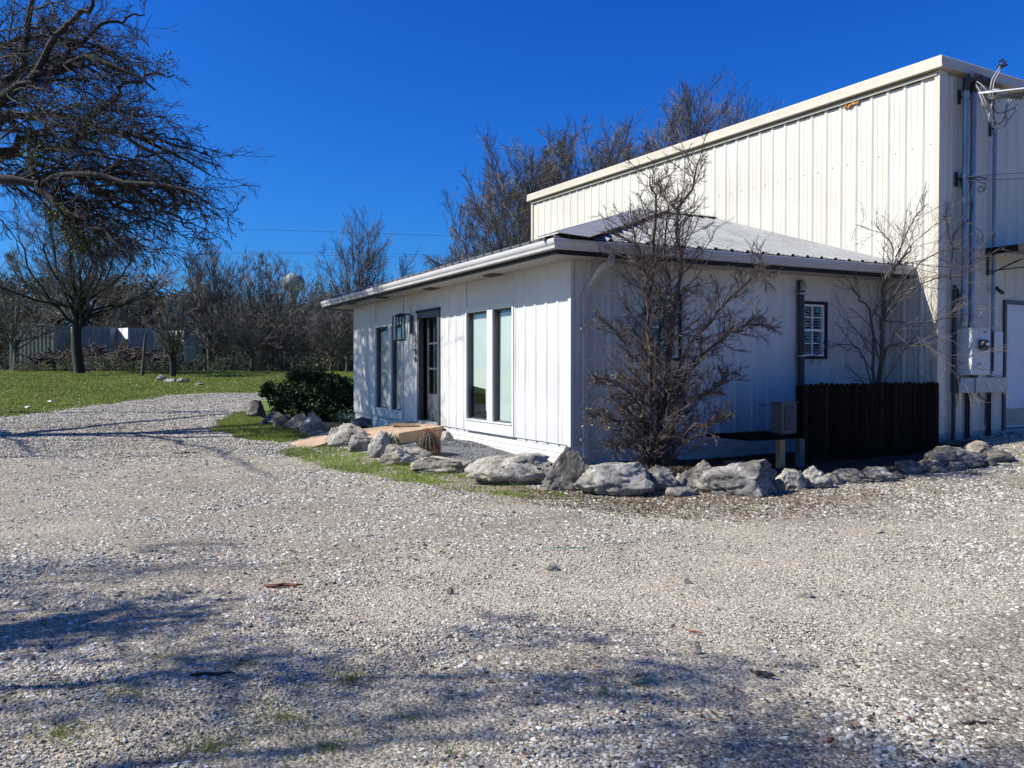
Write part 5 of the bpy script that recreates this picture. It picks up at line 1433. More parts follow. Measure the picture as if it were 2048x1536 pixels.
# ---- neighbour tree out of frame, casting the shade in the foreground
rngn = np.random.default_rng(5)
tb = Vector((-10.6, 2.6, -.2))
nb = empty('oak_tree', tuple(tb), label='bare oak standing just outside the left edge, its shadow on the near gravel', cat='tree')
f1 = Vector((-10.4, 2.7, 3.2))
lm = [one([f1, Vector((-9.2, 3.0, 4.8)), Vector((-7.8, 3.4, 5.6)), Vector((-6.3, 3.3, 6.2))], .2, .03, 14, rngn, .05),
      one([f1, Vector((-9.8, 1.6, 5.2)), Vector((-8.6, 2.3, 6.8)), Vector((-7.2, 2.6, 7.6))], .18, .03, 14, rngn, .05),
      one([f1, Vector((-11.5, 3.6, 5.2)), Vector((-12, 4.6, 7)), Vector((-12, 5, 8.6))], .18, .03, 14, rngn, .05),
      one([f1, Vector((-9.7, 3.2, 4.5)), Vector((-8.75, 3.85, 4.75)), Vector((-8.1, 4.5, 4.9))], .15, .10, 14, rngn, .03)]
LP = np.concatenate([x[0] for x in lm]); LR = np.concatenate([x[1] for x in lm])
LR[:3] *= .28
n1 = spawn(LP, LR, 22, .10, 1, .9, .36, 8, .16, (0, 0, .0), .5, rngn); n2 = spawn(*n1, 7, .15, 1, .75, .45, 6, .2, (0, 0, -.03), .55, rngn); n3 = spawn(*n2, 5, .2, 1, .7, .5, 4, .2, (0, 0, -.03), .6, rngn)
v, f = tubes([one([tb, tb+Vector((.1, 0, 1.6)), f1], .36, .24, 10), (LP, LR)], 9); np_mesh('trunk', v, f, M['bark_dark'], nb, True)
v, f = tubes([clampr(n1, .009), clampr(n2, .005), clampr(n3, .003)], 4); np_mesh('crown', v, f, M['bark_dark'], nb)
tips = n1[0][:, -1]; sel = rngn.random(len(tips)) < .8
v, f, c = clumps(tips[sel], 130, .42, .045, (.05, .07, .022), rngn); np_mesh('mistletoe', v, f, M['leaf'], nb, False, c)
# ---- slim tree out of frame, its long shadow crosses the lawn edge
tb = Vector((-19.5, 24.2, .1)); sl_ = empty('bare_tree', tuple(tb), label='slim leaning bare tree beyond the left edge of the view', cat='tree')
m1 = one([tb, Vector((-19.2, 24.2, 3)), Vector((-18.6, 24.0, 6)), Vector((-18.0, 23.6, 8.6))], .17, .09, 14, rngn, .03)
q1 = spawn(*m1, 9, .75, 1, .8, .3, 8, .16, (0, 0, .02), .6, rngn); q2 = spawn(*q1, 7, .2, 1, .7, .5, 6, .2, (0, 0, 0), .55, rngn)
v, f = tubes([m1], 8); np_mesh('trunk', v, f, M['bark_dark'], sl_, True)
v, f = tubes([clampr(q1, .02), clampr(q2, .01)], 4); np_mesh('crown', v, f, M['bark_dark'], sl_)

# ------------------------------------------------------------------ thorny bush by the shaded wall
rngb = np.random.default_rng(31)
M['bush_stem'] = simple('bush_stem', (.085, .062, .05), .9, 0, .3, 25)
def bush1():
    Y = 11.25; b0 = Vector(((1312-1024)/FPX*Y, Y, 0)); b0.z = float(gz(b0.x, b0.y))-.05
    t = empty('thorny_bush', tuple(b0), label='tall bare thorny bush with a few tan leaves in front of the shaded wall', cat='bush')
    def Q(px, py, y=0.0): return at(px, py, Y+y)
    st = [one([b0+Vector((-.10, 0, 0)), Q(1302, 800), Q(1300, 640), Q(1305, 520, .1), Q(1312, 420), Q(1300, 350)], .045, .008, 16, rngb, .02),
          one([b0+Vector((.06, .04, 0)), Q(1328, 800, .1), Q(1345, 640, .05), Q(1362, 520), Q(1350, 440, -.05), Q(1385, 370), Q(1402, 312)], .05, .006, 16, rngb, .02),
          one([b0+Vector((-.04, -.05, 0)), Q(1300, 760, -.2), Q(1296, 600, -.2), Q(1280, 500, -.2), Q(1262, 430, -.2)], .035, .006, 16, rngb, .02),
          one([b0+Vector((.10, 0, 0)), Q(1340, 800), Q(1370, 700, -.1), Q(1440, 620, -.1), Q(1500, 560, -.2), Q(1530, 548, -.2)], .035, .005, 16, rngb, .02),
          one([b0+Vector((.0, .05, 0)), Q(1318, 840, .1), Q(1320, 700, .3), Q(1335, 600, .3), Q(1330, 480, .2), Q(1340, 400, .1)], .035, .006, 16, rngb, .02),
          one([b0, Q(1270, 860, -.2), Q(1225, 840, -.3), Q(1185, 830, -.3)], .02, .004, 16, rngb, .02),
          one([b0, Q(1280, 820, -.1), Q(1235, 770, -.2), Q(1190, 755, -.2)], .02, .004, 16, rngb, .02),
          one([b0, Q(1285, 800, .1), Q(1250, 700, .1), Q(1215, 640, .1)], .02, .004, 16, rngb, .02),
          one([b0, Q(1370, 870, -.2), Q(1420, 850, -.3), Q(1455, 830, -.3)], .02, .004, 16, rngb, .02),
          one([b0, Q(1360, 820, .1), Q(1420, 780, .1), Q(1470, 745, 0)], .02, .004, 16, rngb, .02),
          one([b0, Q(1275, 890, -.3), Q(1240, 890, -.4), Q(1215, 880, -.4)], .015, .004, 16, rngb, .02),
          one([b0+Vector((.10, 0, .2)), Q(1360, 780, 0), Q(1420, 700, 0), Q(1480, 655, 0), Q(1545, 650, 0)], .03, .004, 16, rngb, .02)]
    P_ = np.concatenate([x[0] for x in st]); R_ = np.concatenate([x[1] for x in st])*.95
    s1 = spawn(P_, R_, 48, .04, .98, .95, .21, 9, .06, (0, 0, .03), .34, rngb, .3, .5, flat=.85)
    s2 = spawn(*s1, 8, .10, 1.0, .75, .42, 6, .06, (0, 0, .015), .6, rngb, .35, .35)
    s3 = spawn(*s2, 4, .12, 1.0, .75, .42, 4, .10, (0, 0, .0), .65, rngb, .5, .3)
    th = spawn(s2[0], s2[1], 7, .05, .98, 1.2, .15, 2, .02, (0, 0, 0), .5, rngb, .15, 0)
    v, f = tubes([(P_, R_)], 7); np_mesh('stem', v, f, M['bush_stem'], t, True)
    v, f = tubes([clampr(s1, .0052)], 5); np_mesh('branches', v, f, M['twig_red'], t)
    v, f = tubes([clampr(s2, .0031)], 3); np_mesh('twigs', v, f, M['twig_bush'], t)
    v, f = tubes([clampr(s3, .0021)], 3); np_mesh('twig_tips', v, f, M['twig_pale'], t)
    v, f = tubes([(th[0], np.maximum(th[1], .0012))], 3); np_mesh('thorns', v, f, M['twig_pale'], t)
    lc = np.concatenate([s2[0][:, -1], s2[0][:, 2]]); zc = (lc[:, 2] > .75) & (lc[:, 2] < 1.7) & (lc[:, 0] < 1.80); lc = lc[zc]
    lc = lc[rngb.random(len(lc)) < .16]
    lc = lc+rngb.normal(size=lc.shape)*.02
    v, f, c = leafquads(lc, rngb.uniform(.010, .022, len(lc)), rngb, np.array([[.42, .26, .11]])*rngb.uniform(.5, 1.2, (len(lc), 1)))
    np_mesh('leaves', v, f, M['dry_leaf'], t, False, c)
    return t
bush1()
def bush2():
    b0 = B.p(5.35, .62, 0); b0.z = float(gz(b0.x, b0.y))-.05
    t = empty('bare_shrub', tuple(b0), label='bare multi-branched shrub with long arching twigs behind the dark fence', cat='shrub')
    Y = b0.y
    def Q(px, py, y=0.0): return at(px, py, Y+y)
    st = [one([b0, Q(1758, 760), Q(1764, 640), Q(1770, 560, -.1), Q(1800, 520, -.2), Q(1822, 490, -.3)], .04, .008, 16, rngb, .02),
          one([b0, Q(1748, 740), Q(1745, 640, .05), Q(1720, 600, .05), Q(1700, 570, 0)], .03, .006, 16, rngb, .02),
          one([b0, Q(1765, 720), Q(1790, 690, -.2), Q(1850, 690, -.3), Q(1900, 715, -.4), Q(1960, 738, -.45)], .018, .003, 16, rngb, .01),
          one([Q(1760, 650), Q(1800, 600, -.2), Q(1860, 560, -.3), Q(1920, 548, -.4), Q(1985, 505, -.4)], .014, .003, 16, rngb, .01),
          one([Q(1764, 640), Q(1800, 570, -.2), Q(1850, 520, -.3), Q(1900, 498, -.35), Q(1972, 500, -.4)], .014, .003, 16, rngb, .01),
          one([Q(1764, 640), Q(1820, 645, -.25), Q(1880, 640, -.35), Q(1930, 628, -.4), Q(1975, 642, -.45)], .012, .003, 16, rngb, .01),
          one([Q(1768, 580), Q(1800, 500, -.3), Q(1828, 440, -.35), Q(1850, 410, -.4)], .012, .003, 16, rngb, .01),
          one([Q(1768, 580), Q(1785, 520, -.3), Q(1770, 470, -.35), Q(1710, 450, -.35)], .012, .003, 16, rngb, .01),
          one([Q(1768, 580), Q(1815, 500, -.3), Q(1870, 450, -.4), Q(1905, 430, -.45)], .010, .003, 16, rngb, .01),
          one([b0+Vector((0, 0, .9)), Q(1720, 700, .1), Q(1680, 690, .05), Q(1645, 700, 0)], .014, .003, 16, rngb, .01)]
    P_ = np.concatenate([x[0] for x in st]); R_ = np.concatenate([x[1] for x in st])
    s1 = spawn(P_, R_, 15, .12, .97, .8, .36, 9, .10, (.02, -.01, .02), .5, rngb, .3, .4)
    s2 = spawn(*s1, 6, .15, 1.0, .6, .45, 6, .12, (.02, 0, .0), .6, rngb, .35, .35)
    v, f = tubes([(P_, R_)], 6); np_mesh('stem', v, f, M['bark_grey'], t, True)
    v, f = tubes([clampr(s1, .0035), clampr(s2, .0024)], 3); np_mesh('branches', v, f, M['twig_pale'], t)
bush2()

# ------------------------------------------------------------------ broadleaf shrub, agaves, barrel cactus
rngs = np.random.default_rng(44)
def leafy_shrub():
    c = G(622, 846); Y = c.y+.9; z0 = float(gz(c.x, Y))
    t = empty('leafy_shrub', (c.x, Y, z0), label='dense dark green broadleaf shrub at the far office corner', cat='shrub')
    heads = []
    for (px, py, r, dy) in ((545,780,.30,-.2),(560,800,.33,-.3),(575,790,.32,.2),(590,760,.34,.1),(600,785,.36,-.3),(612,757,.34,.1),(620,780,.40,0),(635,765,.36,.2),(645,790,.40,-.3),(655,765,.33,.2),(665,748,.0,0),(672,772,.36,0),(680,795,.38,-.2),(690,775,.34,.2),(700,790,.34,0),(706,812,.3,-.1),(600,815,.36,-.4),(635,818,.38,-.4),(670,820,.36,-.4),(560,822,.28,-.3),(622,752,.22,.1),(668,757,.2,.1),(535,775,.16,-.2),(528,788,.14,-.3),(640,742,.16,.1),(716,800,.2,.1),(585,752,.18,.1)):
        if r: heads.append((at(px, py, Y+dy), r))
    Cn = []
    for h, r in heads:
        k_ = int(5200*r*r); d = nrm(rngs.normal(size=(k_, 3)))*(rngs.random((k_, 1))**.4)*r*np.array([1, 1, .85]); Cn.append(np.array(h)[None]+d)
    Cn = np.concatenate(Cn)
    v, f, col = leafquads(Cn, rngs.uniform(.035, .065, len(Cn)), rngs, np.array([[.022, .048, .016]])*rngs.uniform(.6, 1.6, (len(Cn), 1)), .25, .42)
    np_mesh('foliage', v, f, M['leaf'], t, False, col)
    st = []
    b0 = Vector((c.x, Y, z0))
    for h, r in heads: st.append(one([b0+Vector((rngs.normal()*.2, rngs.normal()*.1, 0)), (b0+h)/2+Vector((0, 0, .05)), h], .016, .005, 8))
    v, f = tubes(st, 5); np_mesh('stem', v, f, M['bark_grey'], t)
leafy_shrub()
def agave(px, py, wpx, label, seed, blue=(.16, .24, .20)):
    r_ = random.Random(seed); c = G(px, py); R_ = wpx/FPX*c.y/2*1.1; z0 = float(gz(c.x, c.y))
    t = empty('agave', (c.x, c.y, z0), label=label, cat='agave')
    for i in range(44):
        a = i*2.39996+r_.uniform(-.2, .2); el = .25+1.15*(i/44)**.8; L_ = R_*r_.uniform(.9, 1.12)*(1.0 if el < 1.1 else .95)
        mb = MB(); w_ = R_*.075; n_ = 6; sx, sy = -math.sin(a), math.cos(a)
        e = el
        px_, pz = 0, 0; rows = []
        for k in range(n_+1):
            q = k/n_; wd = w_*(math.sin(min(q*2.2+.5, math.pi/2)))*(1-q**2.2)+.001
            x, y = c.x+math.cos(a)*px_, c.y+math.sin(a)*px_; z = z0+.01+pz
            rows.append([(x-sx*wd, y-sy*wd, z+wd*.3), (x, y, z-wd*.35), (x+sx*wd, y+sy*wd, z+wd*.3)])
            px_ += math.cos(e)*L_/n_; pz += math.sin(e)*L_/n_; e -= .04
        base = 0
        for rw in rows: mb.v += rw
        for k in range(n_):
            for j in (0, 1): mb.f.append((k*3+j, k*3+j+1, k*3+j+4, k*3+j+3))
        mb.build('leaf', M['agave'], t, True)
M['agave'] = simple('agave', (.15, .23, .19), .5, 0, .15, 30)
agave(690, 853, 60, 'spiky blue green agave behind the big pale rounded boulder', 1)
agave(777, 893, 60, 'spiky blue green agave beside the porch behind the upright slab', 2)
def cactus(px, py, wpx, hpx, label, seed, ribs=18, red=.5):
    c = G(px, py); R_ = wpx/FPX*c.y/2; H = hpx/FPX*c.y; z0 = float(gz(c.x, c.y))-.02; r_ = random.Random(seed)
    t = empty('barrel_cactus', (c.x, c.y, z0), label=label, cat='cactus')
    mb = MB(); nr = 16; k = ribs*4; rows = []
    for i in range(nr+1):
        q = i/nr; z = H*q; pr = (math.sin(math.pi*(q*.80+.17)))**.55 if q < .99 else .12
        pr = max(pr, .1)
        for j in range(k):
            a = 2*math.pi*j/k; rr_ = R_*pr*(1+.10*math.cos(a*ribs)); mb.v.append((c.x+math.cos(a)*rr_, c.y+math.sin(a)*rr_, z0+z))
    for i in range(nr):
        for j in range(k): mb.f.append((i*k+j, i*k+(j+1) % k, (i+1)*k+(j+1) % k, (i+1)*k+j))
    mb.f.append(tuple(nr*k+j for j in range(k)))
    mb.build('body', M['cactus_green'], t, True)
    sp = []
    for rb in range(ribs):
        a = 2*math.pi*rb/ribs
        for i in range(1, nr+1):
            q = i/nr; pr = max((math.sin(math.pi*(q*.80+.17)))**.55, .1); rr_ = R_*pr*1.1; p = np.array([c.x+math.cos(a)*rr_, c.y+math.sin(a)*rr_, z0+H*q])
            for s_ in range(5):
                d = np.array([math.cos(a+r_.uniform(-.9, .9)), math.sin(a+r_.uniform(-.9, .9)), r_.uniform(-.6, .8)]); L_ = R_*r_.uniform(.12, .24)
                sp.append(np.stack([p, p+d*L_]))
    sp = np.array(sp); v, f = tubes([(sp, np.tile([[.0034, .0012]], (len(sp), 1)))], 3); np_mesh('spines', v, f, M['cactus_spine'], t)
    top = np.array([[c.x, c.y, z0+H]])+rngs.normal(size=(90, 3))*np.array([R_*.33, R_*.33, .012]); tp = np.stack([top, top+rngs.normal(size=(90, 3))*.015+np.array([0, 0, .03])], 1)
    v, f = tubes([(tp, np.tile([[.004, .001]], (90, 1)))], 3); np_mesh('red_tip', v, f, M['cactus_red'], t)
M['cactus_green'] = simple('cactus_green', (.075, .085, .035), .6, 0, .25, 20)
M['cactus_spine'] = simple('cactus_spine', (.40, .20, .13), .7, 0, .2, 40)
M['cactus_red'] = simple('cactus_red', (.30, .07, .05), .7, 0, .2, 40)
cactus(858, 913, 41, 53, 'ribbed barrel cactus with a red crown in the dark gravel bed', 3)
cactus(868, 916, 21, 23, 'small reddish barrel cactus growing at the foot of the big one', 4, 14)

# ------------------------------------------------------------------ background: bare trees, evergreens, thicket, sheds
def bare_tree(name, X, Y, H, spread, label, seed, trunk_r=.2, lean=0, upright=.5, fork_at=.3, nl=7, mats=('bark_grey', 'far_twig'), dens=(9, 7, 5), parasite=0, droop=0.0, stems=1, group=None, tw=.009):
    r_ = np.random.default_rng(seed); z0 = float(gz(X, Y))-.1
    t = empty(name, (X, Y, z0), label=label, cat='tree', group=group)
    P_, R_ = [], []; tr_parts = []
    for s_ in range(stems):
        a = r_.uniform(0, 6.28); off = (.25*spread*.2 if stems > 1 else 0)
        b0 = np.array([X+math.cos(a)*off*.3, Y+math.sin(a)*off*.3, z0]); fk = b0+np.array([lean*H*fork_at+math.cos(a)*off, math.sin(a)*off, H*fork_at])
        tr_parts.append(one([Vector(b0), Vector((b0+fk)/2+np.array([r_.normal()*.05*H*.2, 0, 0])), Vector(fk)], trunk_r, trunk_r*.72, 10))
        for k in range(nl):
            az = 2*math.pi*(k+r_.random()*.7)/nl; rad = spread*r_.uniform(.12, .97); topz = H*(1-.42*(rad/spread)**2.2)*r_.uniform(.88, 1.0)-H*.06
            e = b0+np.array([math.cos(az)*rad+lean*H, math.sin(az)*rad, topz]); st = b0+(fk-b0)*r_.uniform(.6, 1.0)
            mid = st*.5+e*.5+np.array([math.cos(az)*rad*.15, math.sin(az)*rad*.15, -(H*.02)*(1-upright)])
            x = one([Vector(st), Vector(mid), Vector(e)], trunk_r*.30, trunk_r*.05, 12, r_, .012*H*.4)
            P_.append(x[0]); R_.append(x[1])
    P_ = np.concatenate(P_); R_ = np.concatenate(R_)
    up = .03*(1+upright)-droop
    s1 = spawn(P_, R_, dens[0]+4, .12, 1, .62, .38, 8, .09, (0, 0, up), .45, r_, .3, .4)
    s2 = spawn(*s1, dens[1]+2, .12, 1, .55, .46, 6, .10, (0, 0, up), .55, r_, .35, .4)
    s3 = spawn(*s2, dens[2]+1, .15, 1, .5, .5, 4, .10, (0, 0, up*.5), .6, r_, .5, .3)
    v, f = tubes(tr_parts+[(P_, R_)], 6); np_mesh('trunk', v, f, M[mats[0]], t, True)
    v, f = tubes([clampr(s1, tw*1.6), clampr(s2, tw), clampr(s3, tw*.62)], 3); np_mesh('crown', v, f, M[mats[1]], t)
    if parasite:
        cc_ = s1[0][r_.choice(len(s1[0]), parasite, replace=False), -1]
        for q_ in cc_:
            v, f, c = clumps(q_[None], 170, .026*H, .003*H+.02, (.07, .085, .025), r_); np_mesh('mistletoe', v, f, M['leaf'], t, False, c)
    return t
def copy_tree(o, loc, rz, sc, label):
    c = o.copy(); COL.objects.link(c); c.location = loc; c.rotation_euler = (0, 0, rz); c.scale = (sc, sc, sc); c['label'] = label
    for ch in o.children:
        d = ch.copy(); COL.objects.link(d); d.parent = c
        # children carry world-space meshes offset by -parent location: same offset keeps them on the parent
        d.location = ch.location
    return c
def XY(px, Y): return (px-1024)/FPX*Y, Y
x, y = XY(160, 51); bare_tree('bare_tree', x, y, 10.6, 5.4, 'broad bare tree with a thick dark trunk standing on the far lawn', 101, .32, 0, .5, .40, 22, ('bark_dark', 'far_twig'), (8, 8, 5), 9, .01)
x, y = XY(345, 47); bare_tree('bare_tree', x, y, 4.6, 1.4, 'small bare tree ringed by pale stones on the far lawn', 102, .13, 0, .8, .28, 6, ('bark_dark', 'far_twig'), (8, 6, 4), 0, stems=2)
# leaning snag
x, y = XY(284, 48); z0 = float(gz(x, y)); sn = empty('dead_trunk', (x, y, z0), label='dead leaning trunk pole on the lawn left of the small tree', cat='tree')
v, f = tubes([one([Vector((x, y, z0-.1)), Vector((x+.12, y, z0+1.2)), Vector((x+.22, y, z0+2.4))], .11, .07, 8)], 8); np_mesh('trunk', v, f, M['bark_grey'], sn, True)
BT = [
 (418, 58, 8.2, 2.6, 'tall bare tree with steep upright branches left of the water tower', 110, .18, .95, 9),
 (470, 66, 8.6, 3.0, 'thin bare tree just right of the upright one', 111, .16, .6, 7),
 (543, 60, 8.4, 3.4, 'wide bare tree with mistletoe in front of the water tower', 112, .22, .4, 9),
 (640, 68, 7.8, 3.4, 'pale bare tree behind the low metal-roofed house', 113, .18, .5, 7),
 (730, 62, 10.6, 3.2, 'tall fan-shaped bare tree rising over the office gutter', 114, .24, .9, 10),
 (905, 70, 9.8, 2.6, 'small half-leafed tree over the middle of the office roof', 115, .16, .8, 7),
 (372, 72, 6.8, 2.8, 'low bare tree behind the brush pile end', 116, .14, .5, 7),
 (30, 60, 8.0, 3.6, 'bare tree at the far left behind the grey container', 117, .2, .4, 8),
 (245, 74, 7.6, 3.0, 'bare tree behind the white boxes', 118, .18, .4, 7),
 (660, 54, 4.6, 2.2, 'small bare tree in front of the metal-roofed house', 119, .10, .6, 6),
 (693, 53, 4.2, 1.8, 'small bare tree beside the far office corner', 120, .10, .6, 6),
 (505, 55, 4.8, 2.2, 'small tangled bare tree at the edge of the thicket', 121, .11, .5, 7),
 (450, 56, 4.6, 2.0, 'pale-stemmed young tree in the thicket', 122, .10, .6, 6)]
for px, Y, H, sp_, lb, sd_, tr_, up_, nl_ in BT:
    x, y = XY(px, Y); t = bare_tree('bare_tree', x, y, H*1.03, sp_*1.25, lb, sd_, tr_, 0, up_, .28, nl_+6, ('bark_grey', 'far_twig'), (8, 7, 4), 4 if sd_ in (112, 113, 115) else 0)
    if sd_ == 115:
        r_ = np.random.default_rng(9); C_ = np.stack([x+r_.normal(size=70)*1.5, y+r_.normal(size=70)*1.2, 1.4+H*r_.uniform(.5, .95, 70)], -1)
        v, f, c = clumps(C_, 26, .35, .10, (.11, .14, .05), r_); np_mesh('leaves', v, f, M['leaf'], t, False, c)
# trees behind the warehouse
BW = [(1045, 40, 10.8, 4.2, 'spreading bare tree left of the warehouse end', 130, .24, .2, 12, -.04), (1150, 42, 12.4, 4.6, 'dense bare tree behind the left part of the warehouse roof', 131, .26, .3, 13, 0),
      (1265, 44, 12.9, 4.4, 'bare tree behind the white vent pipe', 132, .26, .3, 13, 0), (1378, 42, 14.4, 3.2, 'tallest bare tree, rising highest behind the warehouse roof', 133, .26, .6, 12, 0), (1470, 48, 14.4, 3.2, 'bare treetop at the right behind the warehouse roof', 134, .2, .5, 9, 0)]
for px, Y, H, sp_, lb, sd_, tr_, up_, nl_, ln_ in BW:
    H *= 1.04
    x, y = XY(px, Y); bare_tree('bare_tree', x, y, H, sp_, lb, sd_, tr_, ln_, up_, .3, nl_+8, ('bark_grey', 'far_twig'), (12, 9, 6), 7)
# evergreen masses: one shared crown in three shapes
def evergreen(X, Y, H, Rr, label, seed, colr, n_=2600, rust=0):
    r_ = np.random.default_rng(seed); z0 = float(gz(X, Y))-.1
    t = empty('evergreen_tree', (X, Y, z0), label=label, cat='tree')
    nc = 26; cs = np.stack([r_.normal(size=nc)*Rr*.48, r_.normal(size=nc)*Rr*.4, H*r_.uniform(.28, .92, nc)], -1)+np.array([X, Y, z0])
    k_ = np.repeat(np.arange(nc), n_//nc); d = nrm(r_.normal(size=(len(k_), 3)))*(r_.random((len(k_), 1))**.4)*Rr*.36*r_.uniform(.6, 1.2, nc)[k_][:, None]
    col = np.array(colr)[None]*r_.uniform(.5, 1.5, (len(k_), 1))
    if rust: col = np.where(r_.random((len(k_), 1)) < rust, np.array([[.26, .12, .04]]), col)
    v, f, c = leafquads(cs[k_]+d, r_.uniform(.09, .2, len(k_)), r_, col, .1, .6); np_mesh('crown', v, f, M['leaf'], t, False, c)
    b0 = Vector((X, Y, z0)); st = [one([b0, b0+Vector((.1, 0, H*.5)), b0+Vector((0, 0, H*.8))], .16, .05, 8)]+[one([b0+Vector((0, 0, H*.25)), Vector(cs[i])*.5+(b0+Vector((0, 0, H*.3)))*.5, Vector(cs[i])], .06, .02, 8) for i in range(0, nc, 3)]
    v, f = tubes(st, 5); np_mesh('trunk', v, f, M['bark_dark'], t, True)
    return t
EV = [(-170, 70, 6.5, 4.5, 'evergreen beyond the left edge behind the far lawn'), (-95, 74, 6.4, 4.5, 'evergreen cut by the left edge behind the lawn'), (-30, 72, 6.2, 4.2, 'dark evergreen at the far left edge behind the container'), (55, 78, 6.4, 4.2, 'dark evergreen above the grey container'), (125, 80, 6.8, 4.2, 'dark evergreen behind the thick-trunked lawn tree'), (205, 80, 6.6, 4.2, 'dark evergreen above the first white box'), (275, 78, 6.6, 3.8, 'evergreen with rust-coloured leaves above the white boxes'),
      (330, 80, 6.0, 4.0, 'dark evergreen above the last white box'), (400, 82, 5.6, 4.2, 'low evergreen behind the upright bare tree'), (480, 84, 5.6, 4.2, 'low evergreen left of the water tower'), (560, 86, 5.4, 4.2, 'low evergreen under the water tower'), (640, 84, 5.6, 4.2, 'low evergreen behind the metal-roofed house'), (720, 80, 5.2, 4.2, 'low evergreen beside the far office corner')]
for i, (px, Y, H, Rr, lb) in enumerate(EV):
    x, y = XY(px, Y); evergreen(x, y, H*1.28, Rr*1.1, lb, 200+i, (.06, .062, .03), 5200, .35 if i == 6 else .04)
# rusty foliage sprig hanging low by the lawn tree
# thicket of stems and brambles behind the wire fence
rt = np.random.default_rng(77)
def thicket(name, n_, x0, x1, y0, y1, h0, h1, colm, label, leaf=0, lc=(.06, .07, .03), r=.013):
    X = rt.uniform(x0, x1, n_); Y = rt.uniform(y0, y1, n_); X = X*(Y/((y0+y1)/2))
    hmod = .55+.9*vnoise(X, Y*0, 2.6, 5)
    H = rt.uniform(h0, h1, n_)*hmod; z = gz(X, Y)
    n5 = 6; P_ = np.empty((n_, n5, 3)); p = np.stack([X, Y, z-.05], -1); d = nrm(np.stack([rt.normal(size=n_)*.35, rt.normal(size=n_)*.25, np.ones(n_)], -1)); P_[:, 0] = p
    for k in range(1, n5): d = nrm(d+rt.normal(size=d.shape)*.2); p = p+d*(H/(n5-1))[:, None]; P_[:, k] = p
    R_ = np.full((n_, n5), r)*np.linspace(1.6, .5, n5)
    s1 = spawn(P_, R_, 6, .15, 1, .8, .45, 5, .2, (0, 0, .0), .6, rt, .5, .3); s2 = spawn(*s1, 4, .2, 1, .8, .5, 4, .2, (0, 0, 0), .7, rt, .5, .3)
    v, f = tubes([(P_, R_), clampr(s1, .008), clampr(s2, .006)], 3)
    o = tag(np_mesh(name, v, f, M[colm]), label, 'undergrowth', kind='stuff')
    if leaf:
        tp = s2[0][:, -1]; tp = tp[rt.random(len(tp)) < leaf]
        v, f, c = leafquads(tp, rt.uniform(.04, .09, len(tp)), rt, np.array([lc])*rt.uniform(.5, 1.5, (len(tp), 1)), 0, .55)
        tag(np_mesh(name+'_leaves', v, f, M['leaf'], None, False, c), label+', its sparse leaves', 'undergrowth', kind='stuff')
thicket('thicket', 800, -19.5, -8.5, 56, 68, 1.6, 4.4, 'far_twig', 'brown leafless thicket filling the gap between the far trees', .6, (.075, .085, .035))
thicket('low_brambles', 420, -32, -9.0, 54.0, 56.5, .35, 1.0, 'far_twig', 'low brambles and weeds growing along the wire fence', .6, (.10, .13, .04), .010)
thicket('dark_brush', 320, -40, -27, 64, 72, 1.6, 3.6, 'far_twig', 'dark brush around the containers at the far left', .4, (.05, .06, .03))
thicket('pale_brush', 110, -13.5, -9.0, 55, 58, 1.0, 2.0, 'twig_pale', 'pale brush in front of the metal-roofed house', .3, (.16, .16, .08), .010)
# far woodland closing the view to the horizon
nw = 70000; Xw = rt.uniform(-95, 40, nw); Yw = rt.uniform(96, 118, nw)
hw = (3.2+3.0*fbm(Xw, Xw*0, 9, 4))*np.clip(.8+.5*vnoise(Xw, Yw*0, 3.1, 6), .6, 1.3)
Cw = np.stack([Xw, Yw, 1.3+hw*rt.random(nw)**.8], -1)
v, f, c = leafquads(Cw, rt.uniform(.16, .34, nw), rt, np.where(rt.random((nw, 1)) < .55, np.array([[.055, .058, .03]]), np.array([[.10, .08, .06]]))*rt.uniform(.5, 1.4, (nw, 1)), 0, .6)
tag(np_mesh('far_woodland', v, f, M['leaf'], None, False, c), 'dark far woodland filling the gaps under the distant trees', 'woodland', kind='stuff')
# brush pile
def brush():
    X0, Y0 = XY(205, 57.5); n_ = 1500; X = X0+rt.uniform(-4.6, 4.4, n_); Y = Y0+rt.normal(size=n_)*.8
    hh = 1.45*np.clip(1-((X-X0)/5.0)**2, 0, 1)**.5*np.clip(.6+.7*vnoise(X, X*0, 1.6, 3), 0, 1.15)
    z = gz(X, Y)+rt.random(n_)*hh; d = nrm(np.stack([rt.normal(size=n_), rt.normal(size=n_)*.5, rt.normal(size=n_)*.45], -1)); L = rt.uniform(.6, 2.0, n_)
    p = np.stack([X, Y, z], -1); P_ = np.stack([p-d*L[:, None]/2, p+rt.normal(size=p.shape)*.08, p+d*L[:, None]/2], 1); P_[:, :, 2] = np.maximum(P_[:, :, 2], gz(P_[:, :, 0], P_[:, :, 1])+.02)
    R_ = np.tile(rt.uniform(.012, .045, (n_, 1)), (1, 3)); v, f = tubes([(P_, R_)], 4)
    tag(np_mesh('brush_pile', v, f, M['twig_brush']), 'long heap of cut grey brown branches behind the lawn fence', 'brush pile', kind='stuff')
M['twig_brush'] = simple('twig_brush', (.09, .068, .055), .9, 0, .35, 1.5)
brush()
